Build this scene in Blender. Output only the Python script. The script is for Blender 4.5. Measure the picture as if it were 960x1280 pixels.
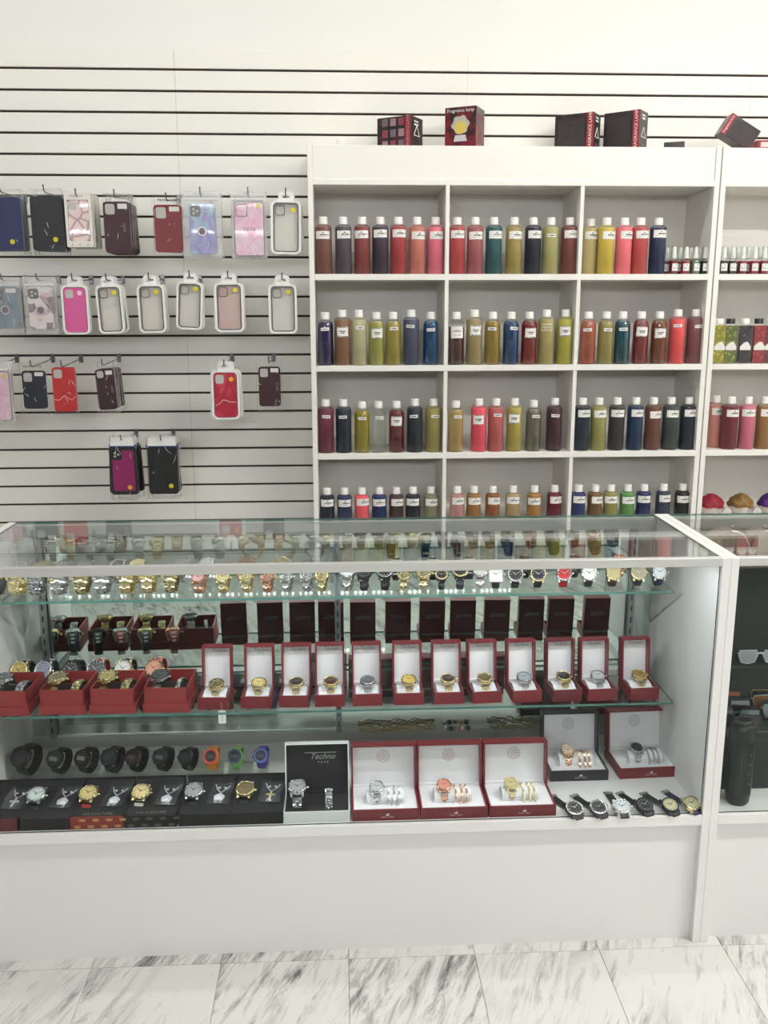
import bpy, math, random
from mathutils import Vector, Matrix
random.seed(7)
R = math.radians
scene = bpy.context.scene
for o in list(bpy.data.objects): bpy.data.objects.remove(o)
COL = scene.collection

# ------------------------------------------------------------------ camera
FPX, PITCH, YAW, ROLL, EYE = 1130.0, 12.371, 2.80, -0.1163, 1.5133
_fw = Vector((math.sin(R(YAW))*math.cos(R(PITCH)), math.cos(R(YAW))*math.cos(R(PITCH)), -math.sin(R(PITCH))))
_r = Vector((math.cos(R(YAW)), -math.sin(R(YAW)), 0)); _u = _r.cross(_fw)
_R = _r*math.cos(R(ROLL)) + _u*math.sin(R(ROLL)); _U = -_r*math.sin(R(ROLL)) + _u*math.cos(R(ROLL))
cam = bpy.data.cameras.new('camera'); camo = bpy.data.objects.new('camera', cam); COL.objects.link(camo)
cam.sensor_fit = 'VERTICAL'; cam.sensor_height = 36.0; cam.lens = FPX/1280*36.0
cam.clip_start = 0.05; cam.clip_end = 60
camo.matrix_world = Matrix(((_R.x, _U.x, -_fw.x, 0), (_R.y, _U.y, -_fw.y, 0), (_R.z, _U.z, -_fw.z, EYE), (0, 0, 0, 1)))
scene.camera = camo
def ray(x, y): return _fw + _R*((x-480)/FPX) - _U*((y-640)/FPX)
def onY(x, y, Y):                       # pixel -> point on a plane facing the shopper
    d = ray(x, y); t = Y/d.y; return Vector((d.x*t, Y, EYE+d.z*t))
def onZ(x, y, Z):                       # pixel -> point on a level surface
    d = ray(x, y); t = (Z-EYE)/d.z; return Vector((d.x*t, d.y*t, Z))

# ------------------------------------------------------------------ world, light, exposure
w = bpy.data.worlds.new('world'); scene.world = w; w.use_nodes = True
w.node_tree.nodes['Background'].inputs[0].default_value = (1, 1, 1, 1)
w.node_tree.nodes['Background'].inputs[1].default_value = 0.4
scene.view_settings.view_transform = 'Standard'; scene.view_settings.look = 'None'
scene.view_settings.exposure = 0.28; scene.view_settings.gamma = 1.0; scene.view_settings.use_curve_mapping = False
LAMP_MAIN, LAMP_REAR, LAMP_WASH, LED_POWER, WINDOW_LED = 62.0, 5.0, 15.5, 360.0, 260.0
cy = scene.cycles
cy.max_bounces = 10; cy.diffuse_bounces = 4; cy.glossy_bounces = 6; cy.transmission_bounces = 6; cy.transparent_max_bounces = 40
cy.caustics_reflective = False; cy.caustics_refractive = False; cy.sample_clamp_indirect = 6.0

# ------------------------------------------------------------------ materials
def lin(c):
    return tuple(((v/255)/12.92 if v/255 <= .04045 else ((v/255+.055)/1.055)**2.4) for v in c) + (1.0,)
_M = {}
def mat(name, col=(200, 200, 200), rough=.5, metal=0.0, coat=0.0, spec=.5, trans=0.0, emit=None, estr=0.0, noise=0.0, nscale=40.0):
    if name in _M: return _M[name]
    m = bpy.data.materials.new(name); m.use_nodes = True; nt = m.node_tree; b = nt.nodes['Principled BSDF']
    b.inputs['Base Color'].default_value = lin(col); b.inputs['Roughness'].default_value = rough
    b.inputs['Metallic'].default_value = metal; b.inputs['Coat Weight'].default_value = coat
    b.inputs['Specular IOR Level'].default_value = spec; b.inputs['Transmission Weight'].default_value = trans
    if emit: b.inputs['Emission Color'].default_value = lin(emit); b.inputs['Emission Strength'].default_value = estr
    if noise:
        n = nt.nodes.new('ShaderNodeTexNoise'); n.inputs['Scale'].default_value = nscale; n.inputs['Detail'].default_value = 4
        tc = nt.nodes.new('ShaderNodeTexCoord'); nt.links.new(tc.outputs['Object'], n.inputs['Vector'])
        mx = nt.nodes.new('ShaderNodeMix'); mx.data_type = 'RGBA'
        c = lin(col); mx.inputs[6].default_value = tuple(v*(1-noise) for v in c[:3])+(1,); mx.inputs[7].default_value = tuple(min(1, v*(1+noise)) for v in c[:3])+(1,)
        nt.links.new(n.outputs['Fac'], mx.inputs[0]); nt.links.new(mx.outputs[2], b.inputs['Base Color'])
    _M[name] = m; return m
def hexname(p, c): return '%s_%02x%02x%02x' % ((p,)+tuple(int(v) for v in c))

def thin_glass(name, tint=(253, 255, 254), ior=1.5, extra=0.0, rough=0.0):
    """clear pane: see-through, with the mirror-like sheen real glass has at a slant"""
    if name in _M: return _M[name]
    m = bpy.data.materials.new(name); m.use_nodes = True; nt = m.node_tree; nt.nodes.clear()
    out = nt.nodes.new('ShaderNodeOutputMaterial'); mix = nt.nodes.new('ShaderNodeMixShader')
    tr = nt.nodes.new('ShaderNodeBsdfTransparent'); gl = nt.nodes.new('ShaderNodeBsdfGlossy')
    tr.inputs[0].default_value = lin(tint); gl.inputs['Roughness'].default_value = rough; gl.inputs[0].default_value = (1, 1, 1, 1)
    fr = nt.nodes.new('ShaderNodeFresnel'); ge = nt.nodes.new('ShaderNodeNewGeometry')
    mi = nt.nodes.new('ShaderNodeMix'); mi.inputs[2].default_value = ior; mi.inputs[3].default_value = 1/ior
    nt.links.new(ge.outputs['Backfacing'], mi.inputs[0]); nt.links.new(mi.outputs[0], fr.inputs['IOR'])
    ad = nt.nodes.new('ShaderNodeMath'); ad.operation = 'ADD'; ad.inputs[1].default_value = extra; ad.use_clamp = True
    nt.links.new(fr.outputs[0], ad.inputs[0]); nt.links.new(ad.outputs[0], mix.inputs[0])
    nt.links.new(tr.outputs[0], mix.inputs[1]); nt.links.new(gl.outputs[0], mix.inputs[2]); nt.links.new(mix.outputs[0], out.inputs[0])
    _M[name] = m; return m
def film(name, col=(235, 235, 235), opacity=.3, rough=.15):
    """translucent plastic film / frosted bag"""
    if name in _M: return _M[name]
    m = bpy.data.materials.new(name); m.use_nodes = True; nt = m.node_tree; b = nt.nodes['Principled BSDF']
    b.inputs['Base Color'].default_value = lin(col); b.inputs['Roughness'].default_value = rough
    mix = nt.nodes.new('ShaderNodeMixShader'); tr = nt.nodes.new('ShaderNodeBsdfTransparent')
    lw = nt.nodes.new('ShaderNodeLayerWeight'); lw.inputs[0].default_value = .35
    n = nt.nodes.new('ShaderNodeTexNoise'); n.inputs['Scale'].default_value = 35; tc = nt.nodes.new('ShaderNodeTexCoord')
    nt.links.new(tc.outputs['Object'], n.inputs['Vector'])
    bp = nt.nodes.new('ShaderNodeBump'); bp.inputs['Strength'].default_value = .6; bp.inputs['Distance'].default_value = .006
    nt.links.new(n.outputs['Fac'], bp.inputs['Height']); nt.links.new(bp.outputs[0], b.inputs['Normal'])
    ma = nt.nodes.new('ShaderNodeMath'); ma.operation = 'MULTIPLY_ADD'; ma.inputs[1].default_value = .5; ma.inputs[2].default_value = opacity; ma.use_clamp = True
    nt.links.new(lw.outputs['Facing'], ma.inputs[0]); nt.links.new(ma.outputs[0], mix.inputs[0])
    nt.links.new(tr.outputs[0], mix.inputs[1]); nt.links.new(b.outputs[0], mix.inputs[2]); nt.links.new(mix.outputs[0], nt.nodes['Material Output'].inputs[0])
    _M[name] = m; return m

# ------------------------------------------------------------------ mesh building
class MB:
    def __init__(s): s.v = []; s.f = []; s.m = []; s.sm = []
    def add(s, vs, fs, mi=0, smooth=False, M=None):
        k = len(s.v)
        s.v += [tuple(M @ Vector(p)) if M else tuple(p) for p in vs]
        for f in fs: s.f.append(tuple(i+k for i in f)); s.m.append(mi); s.sm.append(smooth)
        return s
    def box(s, x0, x1, y0, y1, z0, z1, mi=0, M=None):
        vs = [(x, y, z) for z in (z0, z1) for y in (y0, y1) for x in (x0, x1)]
        return s.add(vs, [(0, 2, 3, 1), (4, 5, 7, 6), (0, 1, 5, 4), (2, 6, 7, 3), (0, 4, 6, 2), (1, 3, 7, 5)], mi, False, M)
    def bbox(s, x0, x1, y0, y1, z0, z1, b=.002, mi=0, M=None):
        """box with chamfered edges"""
        X = (x0, x0+b, x1-b, x1); Y = (y0, y0+b, y1-b, y1); Z = (z0, z0+b, z1-b, z1)
        vs = []; ix = {}
        def V(i, j, k):
            if (i, j, k) not in ix: ix[(i, j, k)] = len(vs); vs.append((X[i], Y[j], Z[k]))
            return ix[(i, j, k)]
        fs = []
        def q(*c): fs.append(tuple(V(*p) for p in c))
        q((1,1,0),(1,2,0),(2,2,0),(2,1,0)); q((1,1,3),(2,1,3),(2,2,3),(1,2,3))
        q((1,0,1),(2,0,1),(2,0,2),(1,0,2)); q((1,3,1),(1,3,2),(2,3,2),(2,3,1))
        q((0,1,1),(0,1,2),(0,2,2),(0,2,1)); q((3,1,1),(3,2,1),(3,2,2),(3,1,2))
        q((1,0,1),(1,1,0),(2,1,0),(2,0,1)); q((1,3,1),(2,3,1),(2,2,0),(1,2,0)); q((1,0,2),(2,0,2),(2,1,3),(1,1,3)); q((1,3,2),(1,2,3),(2,2,3),(2,3,2))
        q((0,1,1),(0,2,1),(1,2,0),(1,1,0)); q((3,1,1),(2,1,0),(2,2,0),(3,2,1)); q((0,1,2),(1,1,3),(1,2,3),(0,2,2)); q((3,1,2),(3,2,2),(2,2,3),(2,1,3))
        q((0,1,1),(1,0,1),(1,0,2),(0,1,2)); q((3,1,1),(3,1,2),(2,0,2),(2,0,1)); q((0,2,1),(0,2,2),(1,3,2),(1,3,1)); q((3,2,1),(2,3,1),(2,3,2),(3,2,2))
        for a, i in ((0, 1), (3, 2)):
            for b_, j in ((0, 1), (3, 2)):
                for c, k in ((0, 1), (3, 2)):
                    t = ((a, j, k), (i, b_, k), (i, j, c)); n = (a == 0)+(b_ == 0)+(c == 0)
                    q(*(t if n % 2 == 0 else t[::-1]))
        return s.add(vs, fs, mi, False, M)
    def lathe(s, prof, n=16, mi=0, M=None, smooth=True, cap=True, sx=1, sy=1):
        """prof: list of (r, z) bottom to top"""
        vs = []; fs = []
        for r, z in prof:
            for i in range(n):
                a = 2*math.pi*i/n; vs.append((r*math.cos(a)*sx, r*math.sin(a)*sy, z))
        for j in range(len(prof)-1):
            for i in range(n):
                i2 = (i+1) % n; fs.append((j*n+i, j*n+i2, (j+1)*n+i2, (j+1)*n+i))
        s.add(vs, fs, mi, smooth, M)
        if cap:
            for j, rev in ((0, True), (len(prof)-1, False)):
                r, z = prof[j]
                if r > 1e-6:
                    c = [(r*math.cos(2*math.pi*i/n)*sx, r*math.sin(2*math.pi*i/n)*sy, z) for i in range(n)]
                    s.add(c, [tuple(range(n))[::-1] if rev else tuple(range(n))], mi, False, M)
        return s
    def tube(s, pts, r, n=6, mi=0, M=None, closed=False):
        pts = [Vector(p) for p in pts]; N = len(pts); vs = []; fs = []; up = None
        for i, p in enumerate(pts):
            if closed: d = pts[(i+1) % N]-pts[i-1]
            else: d = pts[min(i+1, N-1)]-pts[max(i-1, 0)]
            d.normalize()
            if up is None: up = d.orthogonal().normalized()
            up = (up-d*up.dot(d)); up = up.normalized() if up.length > 1e-6 else d.orthogonal().normalized()
            b = d.cross(up); rr = r[i] if isinstance(r, (list, tuple)) else r
            for k in range(n):
                a = 2*math.pi*k/n; vs.append(tuple(p+up*(rr*math.cos(a))+b*(rr*math.sin(a))))
        for i in range(N if closed else N-1):
            i2 = (i+1) % N
            for k in range(n): fs.append((i*n+k, i*n+(k+1) % n, i2*n+(k+1) % n, i2*n+k))
        s.add(vs, fs, mi, True, M)
        if not closed:
            s.add(vs[:n], [tuple(range(n))[::-1]], mi, False, M); s.add(vs[-n:], [tuple(range(n))], mi, False, M)
        return s
    def prism(s, poly, y0, y1, mi=0, M=None, smooth=False):
        """outline in (x, z), counter-clockwise seen from the front (-y), extruded y0 (front) to y1"""
        n = len(poly); vs = [(x, y0, z) for x, z in poly]+[(x, y1, z) for x, z in poly]
        s.add(vs, [tuple(range(n)), tuple(range(2*n-1, n-1, -1))], mi, False, M)
        return s.add(vs, [(i, i+n, (i+1) % n+n, (i+1) % n) for i in range(n)], mi, smooth, M)
    def frame(s, outer, inner, y0, y1, mi=0, M=None):
        """ring between two outlines of equal point count"""
        n = len(outer); vs = [(x, y0, z) for x, z in outer]+[(x, y0, z) for x, z in inner]+[(x, y1, z) for x, z in outer]+[(x, y1, z) for x, z in inner]
        fs = []
        for i in range(n):
            j = (i+1) % n
            fs += [(i, j, n+j, n+i), (2*n+i, 3*n+i, 3*n+j, 2*n+j), (i, 2*n+i, 2*n+j, j), (n+i, n+j, 3*n+j, 3*n+i)]
        return s.add(vs, fs, mi, False, M)
    def mesh(s, name, mats):
        me = bpy.data.meshes.new(name); me.from_pydata(s.v, [], s.f)
        for m in (mats if isinstance(mats, (list, tuple)) else [mats]): me.materials.append(m)
        me.polygons.foreach_set('material_index', s.m); me.polygons.foreach_set('use_smooth', s.sm); me.update()
        return me
    def build(s, name, mats, parent=None, loc=None, rot=None): return put(name, s.mesh(name, mats), parent, loc, rot)
def rrect(w, h, r, n=4, cx=0, cz=0):
    pts = []
    for qx, qz, a0 in ((1, -1, -90), (1, 1, 0), (-1, 1, 90), (-1, -1, 180)):
        for i in range(n+1):
            a = R(a0+90*i/n); pts.append((cx+qx*(w/2-r)+r*math.cos(a), cz+qz*(h/2-r)+r*math.sin(a)))
    return pts
def circle(r, n=20, cx=0, cz=0): return [(cx+r*math.cos(2*math.pi*i/n), cz+r*math.sin(2*math.pi*i/n)) for i in range(n)]
def put(name, me, parent=None, loc=None, rot=None, mats=None):
    o = bpy.data.objects.new(name, me); COL.objects.link(o)
    if parent: o.parent = parent
    if loc is not None: o.location = loc
    if rot is not None: o.rotation_euler = rot
    if mats:                                     # own colours on shared mesh data
        for i, m in enumerate(mats):
            o.material_slots[i].link = 'OBJECT'; o.material_slots[i].material = m
    return o
def tag(o, label, cat, group=None, kind=None):
    o['label'] = label; o['category'] = cat
    if group: o['group'] = group
    if kind: o['kind'] = kind
    return o
def thing(name, label, cat, loc=(0, 0, 0), rot=(0, 0, 0), group=None):
    o = bpy.data.objects.new(name, None); COL.objects.link(o); o.location = loc; o.rotation_euler = rot; o.empty_display_size = .02
    return tag(o, label, cat, group)
_T = {}
def text_mesh(s, size=1.0, shear=0.0, align='CENTER', key=None, m=None, spacing=1.0):
    """lettering as flat mesh lying in x/z, reading towards -y"""
    k = (s, size, shear, align, m.name if m else None, spacing)
    if k in _T: return _T[k]
    c = bpy.data.curves.new('lettering', 'FONT'); c.body = s; c.size = size; c.shear = shear; c.align_x = align; c.align_y = 'CENTER'; c.resolution_u = 2; c.space_character = spacing
    o = bpy.data.objects.new('lettering', c); COL.objects.link(o)
    bpy.context.view_layer.update()
    me = bpy.data.meshes.new_from_object(o.evaluated_get(bpy.context.evaluated_depsgraph_get()))
    bpy.data.objects.remove(o); bpy.data.curves.remove(c)
    me.transform(Matrix.Rotation(R(90), 4, 'X')); me.materials.clear()
    if m: me.materials.append(m)
    _T[k] = me; return me
# ------------------------------------------------------------------ the room
WALL_Y, SHELF_Y, CASE_Y, CASE_REAR, CASE_H = 3.7394, 3.4587, 1.907, 2.344, 0.98
RX0, RX1, RY0, RZ1 = -3.2, 3.9, -3.2, 3.3
paint = mat('warm_white_paint', (238, 237, 230), .75, noise=.015, nscale=3)
grout = mat('grout', (196, 193, 186), .9)
def struct(name, mb, m, label, cat):
    o = mb.build(name, m); tag(o, label, cat, kind='structure'); return o
floor = struct('floor', MB().box(RX0, RX1, RY0, WALL_Y+.016, -.06, -.003), grout, 'white marble tile floor with grey diagonal veins', 'floor')
def marble():
    m = bpy.data.materials.new('veined_marble'); m.use_nodes = True; nt = m.node_tree; b = nt.nodes['Principled BSDF']; L = nt.links.new
    g = nt.nodes.new('ShaderNodeNewGeometry'); oi = nt.nodes.new('ShaderNodeObjectInfo')
    off = nt.nodes.new('ShaderNodeVectorMath'); off.operation = 'MULTIPLY_ADD'; off.inputs[1].default_value = (7.3, 3.1, 5.0)
    L(oi.outputs['Random'], off.inputs[0]); L(g.outputs['Position'], off.inputs[2])
    mp = nt.nodes.new('ShaderNodeMapping'); mp.inputs['Rotation'].default_value = (0, 0, R(-66)); L(off.outputs[0], mp.inputs[0])
    st = nt.nodes.new('ShaderNodeMapping'); st.inputs['Scale'].default_value = (2.6, 15.0, 1.0); L(mp.outputs[0], st.inputs[0])
    n1 = nt.nodes.new('ShaderNodeTexNoise'); n1.inputs['Scale'].default_value = 1.5; n1.inputs['Detail'].default_value = 12; n1.inputs['Roughness'].default_value = .76; n1.inputs['Distortion'].default_value = .5; L(st.outputs[0], n1.inputs['Vector'])
    r1 = nt.nodes.new('ShaderNodeValToRGB'); r1.color_ramp.elements[0].position = .475; r1.color_ramp.elements[0].color = (0, 0, 0, 1); r1.color_ramp.elements[1].position = .64; r1.color_ramp.elements[1].color = (1, 1, 1, 1); L(n1.outputs['Fac'], r1.inputs[0])
    n2 = nt.nodes.new('ShaderNodeTexNoise'); n2.inputs['Scale'].default_value = 2.2; n2.inputs['Detail'].default_value = 2; L(mp.outputs[0], n2.inputs['Vector'])
    r2 = nt.nodes.new('ShaderNodeValToRGB'); r2.color_ramp.elements[0].position = .38; r2.color_ramp.elements[1].position = .56; L(n2.outputs['Fac'], r2.inputs[0])
    n3 = nt.nodes.new('ShaderNodeTexNoise'); n3.inputs['Scale'].default_value = 3.4; n3.inputs['Detail'].default_value = 6; n3.inputs['Distortion'].default_value = .8; L(st.outputs[0], n3.inputs['Vector'])
    r3 = nt.nodes.new('ShaderNodeValToRGB'); r3.color_ramp.elements[0].position = .58; r3.color_ramp.elements[1].position = .70; L(n3.outputs['Fac'], r3.inputs[0])
    mu = nt.nodes.new('ShaderNodeMath'); mu.operation = 'MULTIPLY'; L(r1.outputs[0], mu.inputs[0]); L(r2.outputs[0], mu.inputs[1])
    mu3 = nt.nodes.new('ShaderNodeMath'); mu3.operation = 'MULTIPLY'; L(r3.outputs[0], mu3.inputs[0]); mu3.inputs[1].default_value = .35
    ad = nt.nodes.new('ShaderNodeMath'); ad.operation = 'ADD'; ad.use_clamp = True; L(mu.outputs[0], ad.inputs[0]); L(mu3.outputs[0], ad.inputs[1])
    mx = nt.nodes.new('ShaderNodeMix'); mx.data_type = 'RGBA'; mx.inputs[6].default_value = lin((216, 214, 209)); mx.inputs[7].default_value = lin((100, 95, 94)); L(ad.outputs[0], mx.inputs[0])
    L(mx.outputs[2], b.inputs['Base Color']); b.inputs['Roughness'].default_value = .22
    return m
MARBLE = marble()
TX, TY, TX0, TY0 = .3045, .609, .0055, 1.893
tile_me = MB().bbox(.0006, TX-.0006, .0006, TY-.0006, -.008, 0, .0005).mesh('tile', MARBLE)
for i in range(-8, 10):
    for j in range(-5, 3):
        put('tile', tile_me, floor, (TX0+i*TX, TY0+j*TY, 0))
wb = struct('wall_back', MB().box(RX0, RX1, WALL_Y+.016, WALL_Y+.11, -.06, RZ1), paint, 'warm white painted wall behind the slatwall', 'wall')
struct('wall_left', MB().box(RX0-.1, RX0, RY0, WALL_Y+.11, -.06, RZ1), mat('side_wall_grey', (128, 127, 124), .7), 'plain grey side wall left of the slatwall', 'wall')
struct('wall_right', MB().box(RX1, RX1+.1, RY0, WALL_Y+.11, -.06, RZ1), paint, 'plain white side wall right of the shelves', 'wall')
struct('wall_front', MB().box(RX0, RX1, RY0-.1, RY0, -.06, RZ1), mat('shop_front_dark', (58, 60, 62), .6), 'dark grey wall at the shop front', 'wall')
struct('ceiling', MB().box(RX0-.1, RX1+.1, RY0-.1, WALL_Y+.11, RZ1, RZ1+.1), mat('ceiling_white', (242, 242, 238), .8), 'plain white shop ceiling', 'ceiling')
# slatwall: boards with a dark groove between each two
melamine = mat('slat_melamine', (238, 236, 228), .42, noise=.01, nscale=6)
groove = mat('groove_dark_brown', (58, 40, 34), .7)
PITCHZ, G0, GAP = .0762, 2.4191, .0085
MB().box(RX0+.02, RX1-.02, WALL_Y+.009, WALL_Y+.0155, .02, 2.485).build('groove_backing', groove, wb)  # dark brown backing board that shows between the slats
SEAMS = [-2.846, -1.7275, -.6098, .5073, 1.6245, 2.742]
def slat_mesh(wd, h): return MB().bbox(.0008, wd-.0008, 0, .009, 0, h, .0012).mesh('slat', melamine)
sl_me = slat_mesh(SEAMS[1]-SEAMS[0], PITCHZ-GAP); top_me = slat_mesh(SEAMS[1]-SEAMS[0], 2.489-G0-GAP/2)
for k in range(-1, 31):
    zt = G0-(k)*PITCHZ-GAP/2
    for sx in SEAMS[:-1]:
        if k < 0: put('slat', top_me, wb, (sx, WALL_Y, G0+GAP/2))
        else: put('slat', sl_me, wb, (sx, WALL_Y, zt-(PITCHZ-GAP)))
# ceiling light strips
lampcase = mat('lamp_housing', (235, 235, 232), .5)
def strip_light(x0, x1, y, z, power, label, wd=.12, col=(255, 254, 251), tilt=0.0):
    t = thing('ceiling_light', label, 'ceiling light', ((x0+x1)/2, y, z), (tilt, 0, 0), group='ceiling light strips')
    L_ = (x1-x0)/2
    MB().box(-L_-.02, L_+.02, -wd/2-.01, wd/2+.01, .006, .05).build('housing', lampcase, t)
    MB().box(-L_, L_, -wd/2, wd/2, 0, .006).build('diffuser', mat('lamp_diffuser_%d' % (power*10), (255, 255, 255), .5, emit=col, estr=power), t)
strip_light(1.35, 3.8, .8, RZ1-.051, LAMP_MAIN, 'long white ceiling light strip nearest the counter', .16)
strip_light(1.35, 3.8, -2.0, RZ1-.051, LAMP_REAR, 'long white ceiling light strip near the shop front', .16)
strip_light(-2.4, 3.6, 2.75, RZ1-.051, LAMP_WASH, 'long white ceiling light strip above the counter aisle', .10)

# strings of small window lights along the top of the shop front (they glint in the glass shelves)
wl_mod = MB().bbox(-.066, .066, 0, .010, -.012, .012, .002).mesh('light_module', lampcase)
_c = MB()
for dx in (-.044, 0, .044): _c.lathe([(.013, 0), (.013, .004)], 10, M=Matrix.Translation((dx, .010, 0)) @ Matrix.Rotation(R(-90), 4, 'X'))
wl_chip = _c.mesh('light_chips', mat('window_led', (255, 255, 255), .4, emit=(250, 252, 255), estr=WINDOW_LED))
for z_, lb in ((2.37, 'lower'), (2.64, 'upper')):
    t = thing('shop_light_string', '%s string of small white lights along the shop front wall' % lb, 'light string', (0, RY0+.0005, z_), group='window light strings')
    for k in range(27):
        m_ = put('light_module', wl_mod, t, (-2.8+k*.165, 0, 0)); put('light_chips', wl_chip, m_)
# ------------------------------------------------------------------ perfume shelving
shelf_white = mat('shelf_white_laminate', (238, 235, 228), .45)
SHZ = [1.657, 1.3215, .9852, .716, .40]          # tops of the shelves
SHT = .022
def shelf_unit(x0, cols, label, pw=.0195):
    x1 = x0+pw+cols*.4985-(.0145)+pw
    t = thing('display_shelf', label, 'shelf', (x0, SHELF_Y, 0))
    W = x1-x0; D = WALL_Y-SHELF_Y-.003
    for x in (0, W-pw): MB().bbox(x, x+pw, 0, D, 0, 2.111, .0012).build('side_panel', shelf_white, t)
    MB().box(pw, W-pw, D-.008, D, 0, 2.08).build('back_panel', shelf_white, t)
    MB().bbox(pw+.0002, W-pw-.0002, .006, .022, 1.99, 2.107, .001).build('header_board', shelf_white, t)
    MB().bbox(pw, W-pw, 0, D-.008, 1.9705, 1.99, .001).build('top_board', shelf_white, t)
    MB().bbox(pw+.0002, W-pw-.0002, .022, D-.008, 2.09, 2.107, .001).build('cover_board', shelf_white, t)
    for z in SHZ: MB().bbox(pw, W-pw, 0, D-.008, z-(SHT if z > .8 else .03), z, .001).build('shelf', shelf_white, t)
    MB().box(pw, W-pw, .02, .038, 0, .08).build('plinth', shelf_white, t)
    for c in range(1, cols):
        x = pw+c*.4985-.0145
        zs = [1.9705]+SHZ
        for a, b in zip(zs, zs[1:]):
            MB().bbox(x, x+.0145, .001, D-.008, b, a-(0 if a == 1.9705 else (SHT if a > .8 else .03)), .001).build('divider', shelf_white, t)
    return t
shelf_unit(-.1055, 3, 'white open shelving unit filled with rows of coloured oil bottles')
shelf_unit(1.4188, 2, 'second white shelving unit at the right edge of the photo')

# ------------------------------------------------------------------ glass display counters
case_white = mat('counter_white_laminate', (226, 225, 222), .38)
glass = thin_glass('shelf_glass'); top_gl = thin_glass('counter_top_glass', ior=1.36); front_gl = thin_glass('front_pane_glass', (250, 252, 251), ior=1.2)
glass_edge = mat('glass_edge_green', (74, 128, 118), .12, spec=.8, trans=.3)
def mirror():
    m = bpy.data.materials.new('mirror_silver'); m.use_nodes = True; b = m.node_tree.nodes['Principled BSDF']
    b.inputs['Base Color'].default_value = (.66, .74, .70, 1); b.inputs['Metallic'].default_value = 1; b.inputs['Roughness'].default_value = .015; return m
MIRROR = mirror()
zinc = mat('zinc_steel', (150, 156, 158), .35, metal=.9)
slotm = mat('slot_black', (26, 28, 30), .7)
alu = mat('brushed_aluminium', (176, 178, 176), .38, metal=.55)
ledm = mat('led_chip', (255, 255, 255), .4, emit=(244, 248, 255), estr=LED_POWER)
DECK = .346
def pane(x0, x1, y0, y1, z0, z1):
    """glass plate: clear faces, green edges"""
    b = MB(); vs = [(x, y, z) for z in (z0, z1) for y in (y0, y1) for x in (x0, x1)]
    fs = [(0, 2, 3, 1), (4, 5, 7, 6), (0, 1, 5, 4), (2, 6, 7, 3), (0, 4, 6, 2), (1, 3, 7, 5)]
    d = (x1-x0, y1-y0, z1-z0); thin = d.index(min(d)); big = {2: (0, 1), 1: (2, 3), 0: (4, 5)}[thin]
    for i, f in enumerate(fs): b.add(vs, [f], 0 if i in big else 1)
    return b
UP_Y, UP_Z, LO_Y, LO_Z = 2.105, .842, 2.06, .567
def counter(x0, x1, label, shelves=True, stds=()):
    """x0..x1 outside; origin on the floor"""
    t = thing('display_counter', label, 'display counter', (x0, CASE_Y, 0))
    W = x1-x0; p = .0195; D = CASE_REAR-CASE_Y+.018
    for x in (0, W-p): MB().bbox(x, x+p, 0, D, 0, CASE_H, .0012).build('end_panel', case_white, t)
    MB().bbox(p, W-p, 0, .018, .960, CASE_H, .001).build('front_rail', mat('rail_satin_grey', (206, 206, 202), .35, metal=.35), t)
    MB().bbox(p, W-p, D-.03, D-.012, .945, .9715, .001).build('rear_rail', alu, t)
    MB().bbox(p, W-p, 0, D, DECK-.0265, DECK, .001).build('deck', case_white, t)
    MB().box(p, W-p, .02, .034, 0, DECK-.0265).build('kick_panel', case_white, t)
    MB().box(p, W-p, D-.014, D, 0, DECK-.0265).build('back_panel', case_white, t)
    pane(p+.0005, W-p-.0005, .0182, D-.002, .974, .9795).build('top_glass', [top_gl, glass_edge], t)
    pane(p+.0005, W-p-.0005, .009, .013, DECK, .9595).build('front_glass', [front_gl, mat('glass_edge_dark', (40, 52, 50), .2)], t)
    MB().box(p, W-p, D-.03, D-.012, DECK, DECK+.032).build('door_track', alu, t)
    for a, b in ((p+.0005, W/2+.02), (W/2-.02, W-p-.0005)):
        y = D-.019 if a < W/2-.1 else D-.0245
        MB().box(a, b, y, y+.004, DECK+.033, .9449).build('mirror_door', MIRROR, t)
    for sx in stds:
        s = MB().box(-.008, .008, D-.040, D-.026, DECK+.033, .944).build('standard', zinc, t, (sx-x0, 0, 0))
        sl = MB()
        for k in range(17): sl.box(-.0018, .0018, D-.0406, D-.0398, DECK+.05+k*.032, DECK+.066+k*.032)
        sl.build('slots', slotm, s)
    if shelves:
        for (yy, zz) in ((UP_Y, UP_Z), (LO_Y, LO_Z)):
            s = pane(.055, W-.047, yy-CASE_Y, D-.042, zz-.006, zz).build('glass_shelf', [glass, glass_edge], t)
            for sx in stds:
                x = sx-x0; y0 = yy-CASE_Y+.006; y1 = D-.041
                MB().prism([(0, 0)]*0 or [(y0, zz-.012), (y1, zz-.040), (y1, zz-.0065), (y0, zz-.0065)], -.0018, .0018, M=Matrix.Translation((x, 0, 0)) @ Matrix.Rotation(R(90), 4, 'Z')).build('bracket', zinc, t)
    return t
C1 = counter(-.8725, .8695, 'long white glass display counter full of watches', True, (-.793, -.012, .79))
C2 = counter(.8697, 2.10, 'second glass display counter cut off by the right edge', False, (.96,))
# LED module string under the front rail of the watch counter
led = thing('led_light_strip', 'string of small white lights under the counter front rail', 'light strip', (0, CASE_Y+.027, .9585))
MB().box(-.84, .84, -.006, .006, 0, .0012).build('wire_tape', mat('led_tape', (225, 225, 220), .5), led)
mod_me = MB().bbox(-.026, .026, -.0055, .0055, -.004, 0, .001).mesh('led_module', mat('led_module_white', (235, 235, 232), .4))
chip = MB()
for dx in (-.017, 0, .017): chip.lathe([(.0032, -.0048), (.0032, -.004)], 8, M=Matrix.Translation((dx, 0, 0)))
chip_me = chip.mesh('led_chips', ledm)
for k in range(21):
    x = -.762+k*.0762
    m_ = put('led_module', mod_me, led, (x, 0, 0)); put('led_chips', chip_me, m_)
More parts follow.
